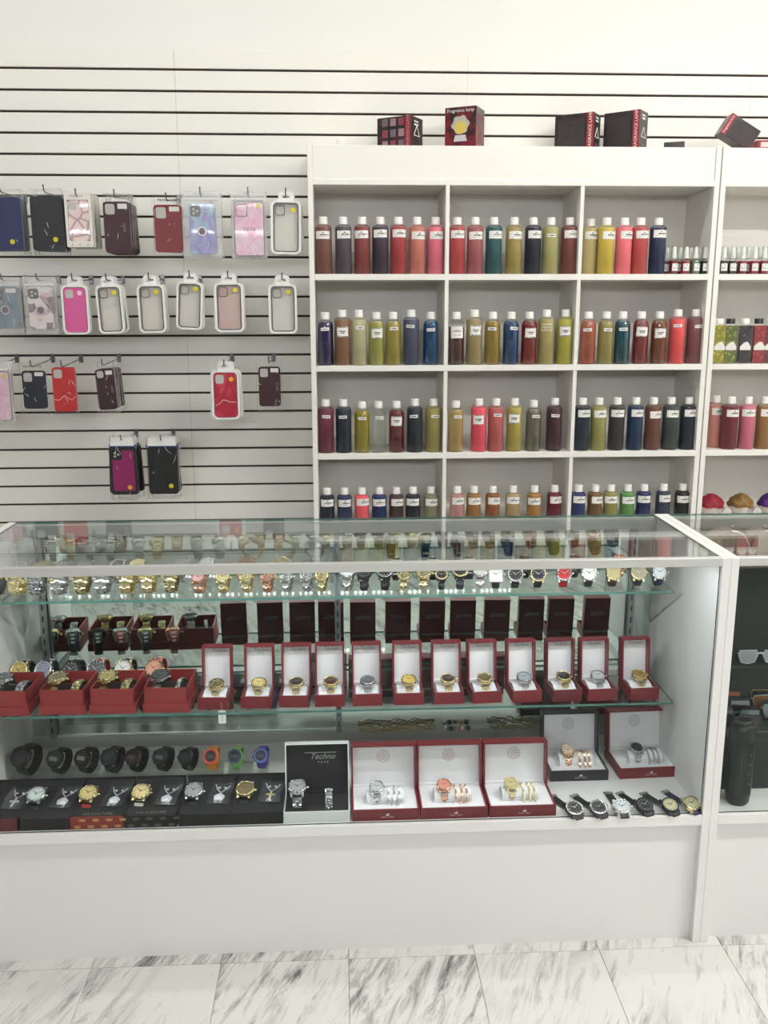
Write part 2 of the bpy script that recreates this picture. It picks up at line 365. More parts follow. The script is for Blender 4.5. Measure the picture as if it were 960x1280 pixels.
# ------------------------------------------------------------------ bottles on the shelves
capm = mat('bottle_cap_white', (240, 238, 232), .35)
def label_mat(kind):
    """printed paper label: white stock with a few dark lines of small print"""
    k = 'label_'+kind
    if k in _M: return _M[k]
    m = bpy.data.materials.new(k); m.use_nodes = True; nt = m.node_tree; b = nt.nodes['Principled BSDF']; L = nt.links.new
    def nd(t, op=None, *v):
        n = nt.nodes.new(t)
        if op: n.operation = op
        for i, x in enumerate(v):
            if x is None: continue
            if isinstance(x, (int, float)): n.inputs[i].default_value = x
            else: L(x, n.inputs[i])
        return n.outputs[0]
    mt = lambda op, *v: nd('ShaderNodeMath', op, *v)
    tc = nt.nodes.new('ShaderNodeTexCoord'); oi = nt.nodes.new('ShaderNodeObjectInfo')
    sp = nt.nodes.new('ShaderNodeSeparateXYZ'); L(tc.outputs['Object'], sp.inputs[0]); x, z = sp.outputs[0], sp.outputs[2]
    def noise(sc, sx=1, sz=1, off=0.0):
        mp = nt.nodes.new('ShaderNodeMapping'); mp.inputs['Scale'].default_value = (sx, 1, sz)
        cx = nt.nodes.new('ShaderNodeCombineXYZ'); L(mt('MULTIPLY_ADD', oi.outputs['Random'], 3.7, off), cx.inputs[0]); L(cx.outputs[0], mp.inputs['Location']); L(tc.outputs['Object'], mp.inputs[0])
        n = nt.nodes.new('ShaderNodeTexNoise'); n.inputs['Scale'].default_value = sc; n.inputs['Detail'].default_value = 1; L(mp.outputs[0], n.inputs['Vector']); return n.outputs['Fac']
    def line(zc, h, xw, thr, sc=620, x0=0.0):
        a = mt('COMPARE', z, zc, h); bb = mt('COMPARE', x, x0, xw); c = mt('GREATER_THAN', noise(sc, 1, .2, zc*900), thr)
        return mt('MULTIPLY', mt('MULTIPLY', a, bb), c)
    if kind == 'band':
        d = mt('MAXIMUM', line(.0005, .0022, .013, .40, x0=.003), mt('MAXIMUM', line(.0075, .0016, .004, .4, x0=.002), line(-.006, .0008, .015, .5)))
        r2 = mt('ADD', mt('POWER', mt('SUBTRACT', x, .0205), 2.0), mt('POWER', z, 2.0)); d = mt('MAXIMUM', d, mt('MULTIPLY', mt('COMPARE', r2, .0000085, .000004), .7))
    elif kind == 'strip':
        d = mt('MAXIMUM', line(.0, .0019, .0095, .40, x0=.002), mt('LESS_THAN', mt('ADD', mt('POWER', mt('ADD', x, .0115), 2.0), mt('POWER', z, 2.0)), .0000030))
    elif kind == 'ornate':
        ex = mt('DIVIDE', mt('ABSOLUTE', x), .0225); ez = mt('DIVIDE', mt('ABSOLUTE', z), .0175)
        e = mt('MAXIMUM', ex, ez); e = mt('ADD', e, mt('MULTIPLY', mt('SUBTRACT', noise(220), .5), .5))
        d = mt('MULTIPLY', mt('GREATER_THAN', e, .88), mt('GREATER_THAN', noise(330, off=2.0), .49))
        d = mt('MAXIMUM', d, mt('MAXIMUM', line(.0025, .0020, .0125, .38), line(-.0035, .0018, .009, .42)))
    elif kind == 'spray':
        d = mt('MAXIMUM', mt('LESS_THAN', mt('ADD', mt('POWER', mt('SUBTRACT', x, .002), 2.0), mt('POWER', mt('SUBTRACT', z, .008), 2.0)), .0000035), mt('MAXIMUM', line(-.001, .0007, .009, .4), line(-.006, .0009, .008, .45)))
    elif kind == 'plain': d = mt('MAXIMUM', line(.008, .0016, .015, .5), mt('MAXIMUM', line(.003, .001, .017, .35), mt('MULTIPLY', line(-.010, .003, .012, .52, 300), .6)))
    mx = nt.nodes.new('ShaderNodeMix'); mx.data_type = 'RGBA'; L(d, mx.inputs[0]); mx.inputs[6].default_value = lin((236, 234, 228)); mx.inputs[7].default_value = lin((38, 36, 40))
    L(mx.outputs[2], b.inputs['Base Color']); b.inputs['Roughness'].default_value = .5; _M[k] = m; return m
def label_mesh(kind, r, hw, hh, ragged=False):
    b = MB(); n = 14; vs = []; rng = random.Random(3)
    for j in (0, 1):
        for i in range(n+1):
            u = -hw+2*hw*i/n; a = u/r; dz = (rng.uniform(-.0018, .0018) if ragged else 0)
            vs.append((r*math.sin(a), -r*math.cos(a), (-hh if j == 0 else hh)+dz))
    b.add(vs, [(i, i+1, n+2+i, n+1+i) for i in range(n)], 0, True); return b.mesh('label', label_mat(kind))
BR = .0308
def cyl_profile(r, h, sh): return [(r-.003, 0), (r, .003), (r, h-sh), (r-.0015, h-sh*.55), (r-.006, h-sh*.15), (r-.011, h), (.0145, h+.002), (.0145, h+.006)]
def boston_profile(r, h, sh):
    p = [(r-.003, 0), (r, .004), (r, h-sh)]
    for i in range(1, 7):
        a = R(90*i/6); p.append((.0145+(r-.0145)*math.cos(a), h-sh+sh*math.sin(a)))
    return p+[(.0145, h+.006)]
def cap_me(rc, hc): return MB().lathe([(rc, 0), (rc, hc*.62), (rc-.0004, hc*.66), (rc-.0002, hc*.7), (rc-.0004, hc*.96), (rc-.0015, hc)], 18).mesh('cap', capm)
CAP = cap_me(.0158, .0265)
def clipped(prof, zf, inset):
    out = []
    for (r, z), (r2, z2) in zip(prof, prof[1:]):
        if z <= zf:
            out.append((max(.002, r-inset), max(z, .002)))
            if z2 > zf: t = (zf-z)/(z2-z); out.append((max(.002, r+(r2-r)*t-inset), zf))
    return out
KIND = {'c': ('cylinder', .178, .012, BR), 'b': ('rounded', .170, .030, BR), 's': ('short', .101, .010, .0290)}
SHELL = thin_glass('clear_plastic', (246, 248, 246), 1.45, .015)
BODY = {}
for k, (nm, h, sh, r) in KIND.items():
    prof = boston_profile(r, h, sh) if k == 'b' else cyl_profile(r, h, sh)
    fill = h*(.965 if k == 'b' else .95)
    BODY[k] = (MB().lathe(prof, 22).mesh('bottle_body', SHELL), MB().lathe(clipped(prof, fill, .0012), 22).mesh('liquid', capm), h)
    if k == 'b': LOW = MB().lathe(clipped(prof, h*.84, .0012), 22).mesh('liquid', capm)
LAB = {}
def get_label(kind, r):
    if (kind, r) not in LAB:
        hw, hh, rg = {'band': (.0290, .0138, False), 'strip': (.0165, .0056, False), 'ornate': (.0235, .0185, True), 'plain': (.0255, .022, False)}[kind]
        LAB[(kind, r)] = label_mesh(kind, r+.0006, hw, hh, rg)
    return LAB[(kind, r)]
def liquid_mat(c, kind):
    c = tuple(min(255, v*1.05) for v in c); nm = hexname('oil_'+kind, c)
    if nm in _M: return _M[nm]
    if kind == 'b' and max(c) > 110: return film(nm, c, .72, .1)
    m = mat(nm, c, .28 if kind == 'b' else .42, coat=.5 if kind == 'b' else .15); return m
def frosted(c):
    c2 = tuple(v*.75+50 for v in c); return film(hexname('bottle_plastic', c), c2, .22, .3)
ORD = ['first', 'second', 'third', 'fourth', 'fifth', 'sixth', 'seventh', 'eighth', 'ninth']
def bottle(kind, col, lab, x, row, cname, where, idx, total, labz=None, yoff=.046, zs=None):
    nm, h, sh, r = KIND[kind]; z = SHZ[row] if zs is None else zs
    p = onY(x, {0: 310, 1: 430, 2: 540, 3: 632}[row], SHELF_Y+yoff)
    desc = {'c': 'straight', 'b': 'round-shouldered', 's': 'short'}[kind]
    t = thing('oil_bottle', '%s oil in a %s white-capped bottle, %s from left in the %s compartment' % (cname, desc, ORD[idx], where), 'bottle', (p.x, SHELF_Y+yoff, z), (0, 0, R(random.uniform(-8, 8))), group='fragrance oil bottles on the shelves')
    bm, lm, h = BODY[kind]
    put('bottle_body', bm, t, mats=[SHELL if kind == 'b' else frosted(col)])
    if not (kind == 'b' and col == (150, 146, 138)):
        put('liquid', LOW if (kind == 'b' and lab == 'plain') else lm, t, mats=[liquid_mat(col, kind)])
    put('cap', CAP, t, (0, 0, h+.0015))
    if lab:
        lz = {'band': h-.035, 'strip': h-.036, 'ornate': h-.050, 'plain': h-.046}[lab]+(labz or 0)+random.uniform(-.004, .004)
        if kind == 's': lz = h-.029+random.uniform(-.004, .002)
        put('label', get_label(lab, r), t, (0, 0, lz), (0, R(random.uniform(-4, 4) if lab == 'strip' else random.uniform(-1.5, 1.5)), R(random.uniform(-14, 14) if lab != 'band' else random.uniform(-4, 14))))
    return t
S = 5.647
ROWS = [
 (0, 390, 'top left', [('c', 82, (128, 78, 66), 'brown', 'band'), ('c', 222, (84, 74, 84), 'slate grey', 'band'), ('c', 355, (142, 62, 58), 'brick red', 'band'), ('c', 482, (60, 44, 58), 'dark plum', 'band'), ('c', 610, (178, 62, 66), 'red', 'band'), ('c', 742, (208, 124, 106), 'salmon', 'band'), ('c', 872, (230, 118, 140), 'pink', 'band')]),
 (0, 555, 'top middle', [('c', 92, (186, 68, 68), 'red', 'band'), ('c', 218, (170, 92, 96), 'dusty rose', 'band'), ('c', 350, (40, 88, 90), 'teal', 'band'), ('c', 492, (170, 150, 80), 'olive gold', 'band'), ('c', 626, (28, 30, 42), 'black', 'band'), ('c', 750, (178, 172, 110), 'pale olive', 'strip'), ('c', 882, (124, 64, 52), 'red-brown', 'band')]),
 (0, 725, 'top right', [('c', 70, (202, 184, 126), 'pale sand', 'band'), ('c', 182, (212, 186, 70), 'yellow', 'band'), ('c', 306, (248, 124, 134), 'coral pink', 'band'), ('c', 420, (198, 78, 74), 'brick red', 'band'), ('c', 545, (32, 42, 76), 'navy blue', 'band')]),
 (1, 390, 'second-row left', [('b', 96, (34, 20, 74), 'dark purple', 'strip'), ('c', 215, (142, 100, 70), 'caramel', 'ornate'), ('c', 332, (190, 184, 142), 'pale cream', 'strip'), ('b', 455, (172, 168, 84), 'yellow-green', 'ornate'), ('b', 573, (172, 152, 66), 'golden olive', 'strip'), ('c', 700, (74, 78, 100), 'slate blue', 'strip'), ('b', 838, (14, 72, 120), 'bright blue', 'strip')]),
 (1, 555, 'second-row middle', [('b', 86, (72, 26, 26), 'dark maroon', 'plain'), ('c', 212, (166, 146, 100), 'tan', 'ornate'), ('b', 340, (156, 128, 36), 'amber', 'strip'), ('b', 470, (22, 62, 114), 'blue', 'strip'), ('b', 598, (132, 24, 24), 'deep red', 'ornate'), ('c', 718, (176, 160, 98), 'straw yellow', None), ('c', 850, (186, 180, 78), 'yellow-green', 'ornate')]),
 (1, 715, 'second-row right', [('b', 108, (176, 84, 54), 'rust orange', 'strip'), ('b', 234, (164, 148, 82), 'olive', 'strip'), ('b', 350, (14, 66, 82), 'dark teal', 'strip'), ('b', 480, (132, 26, 40), 'crimson', 'ornate'), ('b', 608, (128, 66, 32), 'amber brown', 'ornate'), ('c', 735, (232, 88, 86), 'coral', 'strip'), ('c', 860, (130, 76, 78), 'mauve brown', 'strip')]),
 (2, 390, 'third-row left', [('c', 100, (112, 44, 62), 'maroon', 'strip'), ('c', 224, (28, 38, 52), 'navy black', 'strip'), ('b', 354, (158, 140, 34), 'olive yellow', 'strip'), ('b', 470, (150, 146, 138), 'clear', 'strip'), ('b', 596, (108, 20, 28), 'dark red', 'ornate'), ('c', 725, (36, 40, 46), 'charcoal', 'strip'), ('c', 856, (164, 152, 86), 'olive', 'strip')]),
 (2, 550, 'third-row middle', [('b', 110, (184, 152, 90), 'pale amber', 'strip'), ('c', 272, (238, 84, 102), 'hot pink', 'ornate'), ('c', 392, (194, 96, 94), 'dusty rose', 'strip'), ('c', 522, (182, 168, 78), 'olive yellow', 'ornate'), ('b', 656, (112, 104, 90), 'smoky grey', 'strip'), ('c', 803, (70, 40, 46), 'dark plum', 'strip')]),
 (2, 710, 'third-row right', [('c', 95, (32, 42, 56), 'blue-black', 'band'), ('c', 210, (164, 158, 90), 'olive', 'band'), ('c', 338, (54, 46, 50), 'dark brown', 'band'), ('c', 468, (28, 52, 84), 'navy', 'band'), ('c', 592, (112, 68, 54), 'brown', 'band'), ('c', 716, (62, 70, 66), 'dark green-grey', 'band'), ('c', 840, (36, 42, 54), 'black', 'band')]),
 (3, 390, 'bottom left', [('s', 108, (24, 28, 44), 'black', 'band'), ('s', 230, (40, 48, 88), 'navy', 'band'), ('s', 352, (246, 100, 112), 'coral pink', 'band'), ('s', 475, (22, 40, 92), 'royal blue', 'band'), ('s', 595, (72, 46, 46), 'dark brown', 'band'), ('s', 712, (30, 34, 44), 'blue-black', 'band'), ('s', 838, (144, 142, 108), 'sage grey', 'band')]),
 (3, 545, 'bottom middle', [('s', 148, (194, 144, 138), 'pale pink', 'band'), ('s', 265, (160, 114, 52), 'amber', 'band'), ('s', 398, (150, 88, 40), 'amber brown', 'band'), ('s', 540, (180, 154, 102), 'tan', 'band'), ('s', 690, (178, 126, 62), 'honey', 'band'), ('s', 832, (112, 26, 40), 'dark red', 'band')]),
 (3, 705, 'bottom right', [('s', 98, (36, 46, 102), 'navy', 'band'), ('s', 215, (118, 88, 44), 'brown', 'band'), ('s', 325, (154, 148, 80), 'olive', 'band'), ('s', 443, (94, 152, 80), 'green', 'band'), ('s', 558, (30, 38, 90), 'royal blue', 'band'), ('s', 695, (46, 56, 74), 'charcoal blue', 'band'), ('s', 830, (26, 26, 30), 'black', 'band')]),
]
SAUV = None
for row, x0, where, items in ROWS:
    for i, (kd, zx, c, cn, lb) in enumerate(items):
        t = bottle(kd, c, lb, x0+zx/S, row, cn, where, i, len(items), yoff=.085 if cn == 'pale sand' else .046)
        if cn == 'straw yellow': SAUV = t
# clear label with printed name on the straw-yellow bottle
ink = mat('label_ink', (34, 32, 36), .6)
def bent_text(s, size, r, z, parent, m=ink, name='lettering', x=0.0, shear=0.0):
    me = text_mesh(s, size, shear, m=m).copy()
    for v in me.vertices:
        a = (v.co.x+x)/r; v.co = Vector(((r)*math.sin(a), -(r)*math.cos(a), v.co.z))
    return put(name, me, parent, (0, 0, z))
put('label', label_mesh('plain', BR+.0006, .022, .014), SAUV, (0, 0, .140), mats=[mat('clear_label', (206, 198, 160), .4)])
bent_text('SAUVAGE', .0105, BR+.0013, .1455, SAUV); bent_text('DIOR', .0105, BR+.0013, .1340, SAUV, x=.005)
hp = []
for i in range(24):
    a = 2*math.pi*i/24; hp.append((.00030*16*math.sin(a)**3*.85, .0003*(13*math.cos(a)-5*math.cos(2*a)-2*math.cos(3*a)-math.cos(4*a))*.85))
MB().prism(hp[::-1], -BR-.0012, -BR+.002).build('heart_mark', ink, SAUV, (-.0125, .003, .134))
# third unit: bottles in the second shelving unit
for i, (zx, c, cn) in enumerate([(240, (210, 140, 128), 'salmon pink'), (440, (118, 42, 50), 'maroon'), (665, (216, 118, 138), 'rose pink'), (890, (160, 118, 66), 'tan')]):
    bottle('c', c, 'band', 870+zx/10.67, 2, cn, 'right-edge third-row', i, 4, yoff=.100 if i == 0 else .046)
# spray bottles
def spray_kit():
    b = MB().lathe([(.0145, 0), (.0165, .002), (.0165, .046), (.015, .052), (.009, .056), (.0075, .060)], 16).mesh('bottle_body', SHELL)
    l = MB().lathe([(.0140, .002), (.0157, .004), (.0157, .044), (.0145, .050)], 16).mesh('liquid', capm)
    p = MB().lathe([(.0105, .058), (.0105, .068), (.0088, .072), (.0074, .096), (.0062, .100)], 14).mesh('pump', capm)
    c = MB().lathe([(.0125, .060), (.0122, .100), (.0105, .1045)], 14).mesh('overcap', SHELL)
    return b, l, p, c, label_mesh('spray', .0171, .0125, .0135)
SPK = spray_kit()
def spray(px, y, Y, col, label):
    p = onY(px, y, Y); t = thing('spray_bottle', label, 'spray bottle', (p.x, Y, SHZ[0]), (0, 0, R(random.uniform(-12, 12))), group='small spray bottles on the top shelf')
    put('bottle_body', SPK[0], t); put('liquid', SPK[1], t, mats=[mat(hexname('spray_oil', col), col, .3)]); put('pump', SPK[2], t); put('overcap', SPK[3], t); put('label', SPK[4], t, (0, 0, .026))
scs = [((120, 30, 34), 'dark red'), ((150, 36, 40), 'red'), ((110, 130, 104), 'pale green'), ((30, 36, 34), 'black')]
for i, (zx, (c, cn)) in enumerate(zip((662, 748, 815, 884), scs)):
    spray(725+zx/S, 325, SHELF_Y+.03, c, 'little spray bottle of %s oil beside the navy bottle, %s in front row' % (cn, ORD[i]))
for i, (zx, (c, cn)) in enumerate(zip((612, 706, 780, 846), (scs[0], scs[1], scs[2], scs[3]))):
    spray(725+zx/S, 322, SHELF_Y+.068, c, 'little spray bottle of %s oil behind others near navy bottle, %s in back row' % (cn, ORD[i]))
for i, (zx, c, cn) in enumerate([(372, (52, 40, 38), 'dark brown'), (490, (70, 40, 40), 'brown'), (625, (138, 26, 48), 'crimson'), (782, (160, 30, 56), 'cherry red'), (910, (132, 22, 40), 'dark red')]):
    spray(870+zx/10.67, 325, SHELF_Y+.03, c, 'little spray bottle of %s oil in the right-edge top compartment, %s in front row' % (cn, ORD[i]))
    spray(870+(zx+68)/10.67, 322, SHELF_Y+.068, c, 'little spray bottle of %s oil in the right-edge top compartment, %s in back row' % (cn, ORD[i]))
# flat-topped flower bottles
def petal_mat(name, a, b_):
    m = mat(name, a, .2, coat=.6); nt = m.node_tree
    v = nt.nodes.new('ShaderNodeTexVoronoi'); v.inputs['Scale'].default_value = 75; tc = nt.nodes.new('ShaderNodeTexCoord'); nt.links.new(tc.outputs['Object'], v.inputs['Vector'])
    r = nt.nodes.new('ShaderNodeValToRGB'); r.color_ramp.elements[0].color = lin(b_); r.color_ramp.elements[1].color = lin(a); r.color_ramp.elements[1].position = .55
    nt.links.new(v.outputs['Distance'], r.inputs[0]); nt.links.new(r.outputs[0], nt.nodes['Principled BSDF'].inputs['Base Color']); return m
fb_body = MB().prism(rrect(.046, .150, .006, 3, 0, .075), -.02, .02).mesh('bottle_body', SHELL)
fb_fill = MB().prism(rrect(.043, .142, .005, 3, 0, .074), -.0185, .0185).mesh('petals', capm)
fb_cap = MB().lathe([(.0165, .151), (.0165, .170), (.0155, .171)], 16).mesh('cap', capm)
lace = circle(.013, 10, 0, .0)
fb_lab = MB().prism([(-.021, .052), (.021, .052), (.021, .066), (.016, .072), (.012, .079), (.004, .084), (-.006, .080), (-.013, .073), (-.021, .066)], -.0208, -.0202).mesh('label', mat('lace_label', (228, 224, 218), .5, noise=.25, nscale=300))
fl = [(290, 'yellow', (150, 142, 40), (214, 206, 96), (240, 238, 230)), (440, 'yellow and green', (96, 104, 50), (190, 186, 80), (34, 32, 32)), (630, 'black', (38, 32, 42), (64, 54, 66), (240, 238, 230)), (815, 'red', (150, 30, 46), (214, 70, 90), (30, 34, 34)), (960, 'dark red', (100, 20, 32), (150, 40, 54), (236, 232, 226))]
for i, (zx, cn, a, b_, cc) in enumerate(fl):
    p = onY(870+zx/10.67, 430, SHELF_Y+.035)
    t = thing('flower_bottle', 'flat-topped bottle of %s flowers with lace label on right-edge shelf' % cn, 'bottle', (p.x, SHELF_Y+.035, SHZ[1]), group='flower bottles on the right-edge shelf')
    put('bottle_body', fb_body, t); put('petals', fb_fill, t, mats=[petal_mat('petals_%d' % i, a, b_)]); put('cap', fb_cap, t, mats=[mat(hexname('flower_cap', cc), cc, .4)]); put('label', fb_lab, t)
# bowls of dried petals on the lowest shelf of the second unit
def petal_heap(seed):
    rng = random.Random(seed); b = MB(); n = 22; prof = []
    vs = []; fs = []; nz = 9
    for j in range(nz+1):
        a = R(90*j/nz)
        for i in range(n):
            th = 2*math.pi*i/n; k = 1+.10*math.sin(5*th+j)+.08*rng.uniform(-1, 1)
            vs.append((.058*math.cos(a)*k*math.cos(th), .05*math.cos(a)*k*math.sin(th), .030+.046*math.sin(a)*(1+.14*math.sin(3*th+1)+.06*rng.uniform(-1, 1))))
    for j in range(nz):
        for i in range(n): fs.append((j*n+i, j*n+(i+1) % n, (j+1)*n+(i+1) % n, (j+1)*n+i))
    return b.add(vs, fs, 0, True)
for i, (px, cn, c) in enumerate([(888, 'red', (140, 26, 44)), (925, 'golden brown', (128, 96, 48)), (962, 'purple', (78, 30, 112))]):
    p = onY(px, 640, SHELF_Y+.07)
    t = thing('dried_petals', 'lace-trimmed bowl heaped with %s dried petals on lowest right-edge shelf' % cn, 'potpourri', (p.x, SHELF_Y+.07, SHZ[3]), group='bowls of dried petals'); t.scale = (.86, 1, 1)
    MB().lathe([(.035, 0), (.05, .012), (.055, .032)], 18, sy=.86).build('bowl', mat('petal_bowl', (210, 200, 190), .4), t)
    petal_heap(i).build('petals', mat('dried_'+cn.replace(' ', '_'), c, .6, noise=.5, nscale=70), t)
    fan = [(0, 0)]+[(.026*math.cos(R(a))*(1 if k % 2 else .86), .036*math.sin(R(a))*(1 if k % 2 else .86)) for k, a in enumerate(range(20, 161, 14))]
    MB().prism(fan, -.056, -.0535).build('lace_trim', mat('lace_white', (206, 200, 196), .8, noise=.35, nscale=260), t, (.053, 0, .002))
# ------------------------------------------------------------------ lamp boxes on top of the shelving
def print_mat(name, a, b_, sc=28):
    m = mat(name, a, .35, coat=.2); nt = m.node_tree
    n = nt.nodes.new('ShaderNodeTexNoise'); n.inputs['Scale'].default_value = sc; n.inputs['Detail'].default_value = 3; tc = nt.nodes.new('ShaderNodeTexCoord'); nt.links.new(tc.outputs['Object'], n.inputs['Vector'])
    r = nt.nodes.new('ShaderNodeValToRGB'); r.color_ramp.elements[0].color = lin(a); r.color_ramp.elements[0].position = .42; r.color_ramp.elements[1].color = lin(b_); r.color_ramp.elements[1].position = .62
    nt.links.new(n.outputs['Fac'], r.inputs[0]); nt.links.new(r.outputs[0], nt.nodes['Principled BSDF'].inputs['Base Color']); return m
box_red = print_mat('lamp_box_rose_print', (40, 18, 24), (118, 26, 38))
box_dark = print_mat('lamp_box_dark_print', (38, 30, 32), (66, 40, 44), 18)
whiteink = mat('white_ink', (232, 226, 220), .5); greyink = mat('grey_ink', (150, 140, 140), .5); redink = mat('red_ink', (150, 40, 52), .5)
TOPZ = 2.107
def lamp_box(px, py, Y, w, d, h, rz, label, kind, rot=(0, 0, 0), z=TOPZ):
    p = onY(px, py, Y); t = thing('lamp_box', label, 'box', (p.x, Y, z), (rot[0], rot[1], R(rz)), group='fragrance lamp boxes on top of the shelving')
    MB().bbox(-w/2, w/2, -d/2, d/2, 0, h, .0015).build('carton', box_red if kind == 'up' else box_dark, t)
    f = -d/2-.0004
    def flat(poly, m, name, y=f): MB().prism(poly, y-.0004, y).build(name, m, t)
    def txt(s, size, x, z_, m=whiteink, vert=False, side=False):
        me = text_mesh(s, size, 0, m=m)
        if side: put('lettering', me, t, (w/2+.0009, x, z_), (0, R(90) if vert else 0, R(90)))
        else: put('lettering', me, t, (x, f-.0006, z_), (0, R(-90) if vert else 0, 0))
    if kind == 'up':
        txt('Fragrance lamp', .0172, 0, h-.013)
        flat([(-.026, .03), (.026, .03), (.020, .052), (-.020, .052)], mat('print_glass_base', (196, 196, 200), .4), 'printed_lamp_base')
        flat(circle(.023, 16, 0, .078), mat('print_lamp_yellow', (206, 186, 92), .4), 'printed_lamp_globe', f-.0003)
        fl_ = [(.036*math.cos(2*math.pi*i/24)*(1 if i % 4 < 2 else .86), .088+.034*math.sin(2*math.pi*i/24)*(1 if i % 4 < 2 else .86)) for i in range(24)]
        flat(fl_, mat('print_frosted', (176, 170, 158), .4), 'printed_lamp_shade')
        for k in range(3):
            for j in range(3): MB().box(w/2, w/2+.0006, -.03+k*.022, -.014+k*.022, .03+j*.036, .055+j*.036).build('printed_picture', mat('print_side_pic', (128, 74, 78), .5, noise=.4, nscale=200), t)
    elif kind == 'grid':
        for k in range(3):
            for j in range(3):
                cx = -.036+k*.034; cz = .020+j*.038
                MB().box(cx-.012, cx+.012, f-.0006, f, cz-.013, cz+.013).build('printed_picture', mat('print_pic_%d' % ((k+j) % 3), [(150, 120, 124), (132, 60, 72), (110, 96, 104)][(k+j) % 3], .5, noise=.5, nscale=160), t)
        MB().box(w/2-.022, w/2, f-.0005, f, 0, h).build('printed_stripe', redink, t); txt('FRAGRANCE LAMP', .015, w/2-.011, h/2, greyink, True)
    elif kind == 'tip':
        MB().box(-w/2, -w/2+.020, f-.0005, f, 0, h).build('printed_stripe', redink, t); txt('Fragrance lamp', .011, -w/2+.010, h/2, whiteink, True)
        MB().box(-w/2+.026, w/2-.016, f-.0004, f, .010, h-.010).build('printed_picture', mat('print_dim_grid', (50, 42, 44), .5, noise=.5, nscale=110), t)
    elif kind == 'lie':
        MB().box(w/2-.026, w/2, f-.0005, f, 0, h).build('printed_stripe', redink, t); txt('FRAGRANCE LAMP', .0165, w/2-.013, h/2, whiteink, True)
        MB().box(-w/2+.012, w/2-.034, f-.0004, f, .015, h-.02).build('printed_picture', mat('print_dim_grid', (50, 42, 44), .5, noise=.5, nscale=110), t)
    if kind in ('grid', 'lie'):
        x = w/2+.0004                                  # arrow and bars on the end flap
        for a, b_ in (((-.022, .05), (0, .085)), ((0, .085), (.022, .05)), ((-.022, .05), (.022, .05))):
            MB().tube([(x, a[0], a[1]), (x, b_[0], b_[1])], .0016, 4).build('printed_arrow', whiteink, t)
        for j in range(2): MB().box(x-.0003, x+.0005, -.02, .012, h-.030+j*.011, h-.024+j*.011).build('printed_bar', whiteink, t)
        txt('Lamp', .014, .0, .10 if kind == 'grid' else .025, greyink, side=True)
    return t
lamp_box(500, 160, 3.60, .140, .100, .115, -32, 'dark lamp box with rows of small pictures, leftmost on the shelving', 'grid')
lamp_box(581, 155, 3.595, .122, .100, .150, -26, 'upright red Fragrance lamp box with glowing lamp picture on shelving', 'up')
lamp_box(722, 160, 3.61, .150, .085, .134, -32, 'dark lamp box with stripe, left of two leaning boxes on shelving', 'lie')
lamp_box(782, 160, 3.60, .140, .085, .142, -38, 'dark lamp box with stripe, right of two leaning boxes on shelving', 'lie')
lamp_box(914, 178, 3.57, .128, .08, .078, -6, 'dark lamp box tipped on its corner above the second shelving unit', 'tip', rot=(0, R(31), 0), z=TOPZ+.034)
lamp_box(843, 179, 3.60, .075, .06, .038, -20, 'small low black carton between the leaning and tipped lamp boxes', 'flat')
t = thing('lamp_box', 'red and white printed carton at the right edge above second shelving unit', 'box', (onY(957, 180, 3.60).x+.03, 3.60, TOPZ), (0, 0, R(-6)), group='fragrance lamp boxes on top of the shelving')
MB().bbox(-.075, .075, -.04, .04, 0, .045, .0015).build('carton', redink, t); MB().box(-.06, .06, -.0408, -.0401, .02, .038).build('printed_panel', mat('print_cream', (226, 206, 200), .5, noise=.3, nscale=200), t)
t = thing('plastic_packet', 'crumpled clear plastic packet on top left of the shelving', 'plastic packet', (onY(418, 175, 3.56).x, 3.56, TOPZ))
pk = MB(); rng = random.Random(4); vs = [(x*.013, y*.02, .002+(.034 if 0 < y < 4 and 0 < x < 5 else .0)*rng.uniform(.5, 1.2)) for y in range(5) for x in range(-3, 4)]
pk.add(vs, [(j*7+i, j*7+i+1, (j+1)*7+i+1, (j+1)*7+i) for j in range(4) for i in range(6)], 0, False).build('crumpled_film', film('packet_film', (236, 236, 236), .35), t, (0, -.04, 0))
MB().box(-.03, .03, -.02, .02, 0, .004).build('insert_card', mat('insert_card_white', (232, 232, 230), .6), t)
# ------------------------------------------------------------------ phone cases hanging on the slatwall
HOOK_Y = 3.485
chrome = mat('hook_chrome', (120, 120, 122), .28, metal=.95)
hook_plate = MB().bbox(-.008, .008, .0, .004, -.028, .006, .001).mesh('hook_plate', chrome)
def hook_rod(L): return MB().tube([(0, 0, -.006), (0, -.05, -.006), (0, -L+.02, -.006), (0, -L, -.002), (0, -L-.006, .012)], .0024, 6).mesh('rod', chrome)
hook_tip = MB().lathe([(.002, -.003), (.0036, 0), (.002, .003)], 8).mesh('tip', chrome)
yellow = mat('sticker_yellow', (222, 206, 40), .5); white_pl = mat('white_plastic', (236, 235, 230), .35); lightgrey = mat('cutout_grey', (190, 188, 182), .5)
black_pl = mat('black_plastic', (26, 26, 28), .4); darkline = mat('dark_outline', (104, 100, 96), .4)
clearfilm = film('clear_bag_film', (214, 214, 210), .0, .06); milky = film('milky_bag_film', (238, 236, 234), .20, .2); clam = film('clamshell_film', (226, 226, 222), .14, .05)
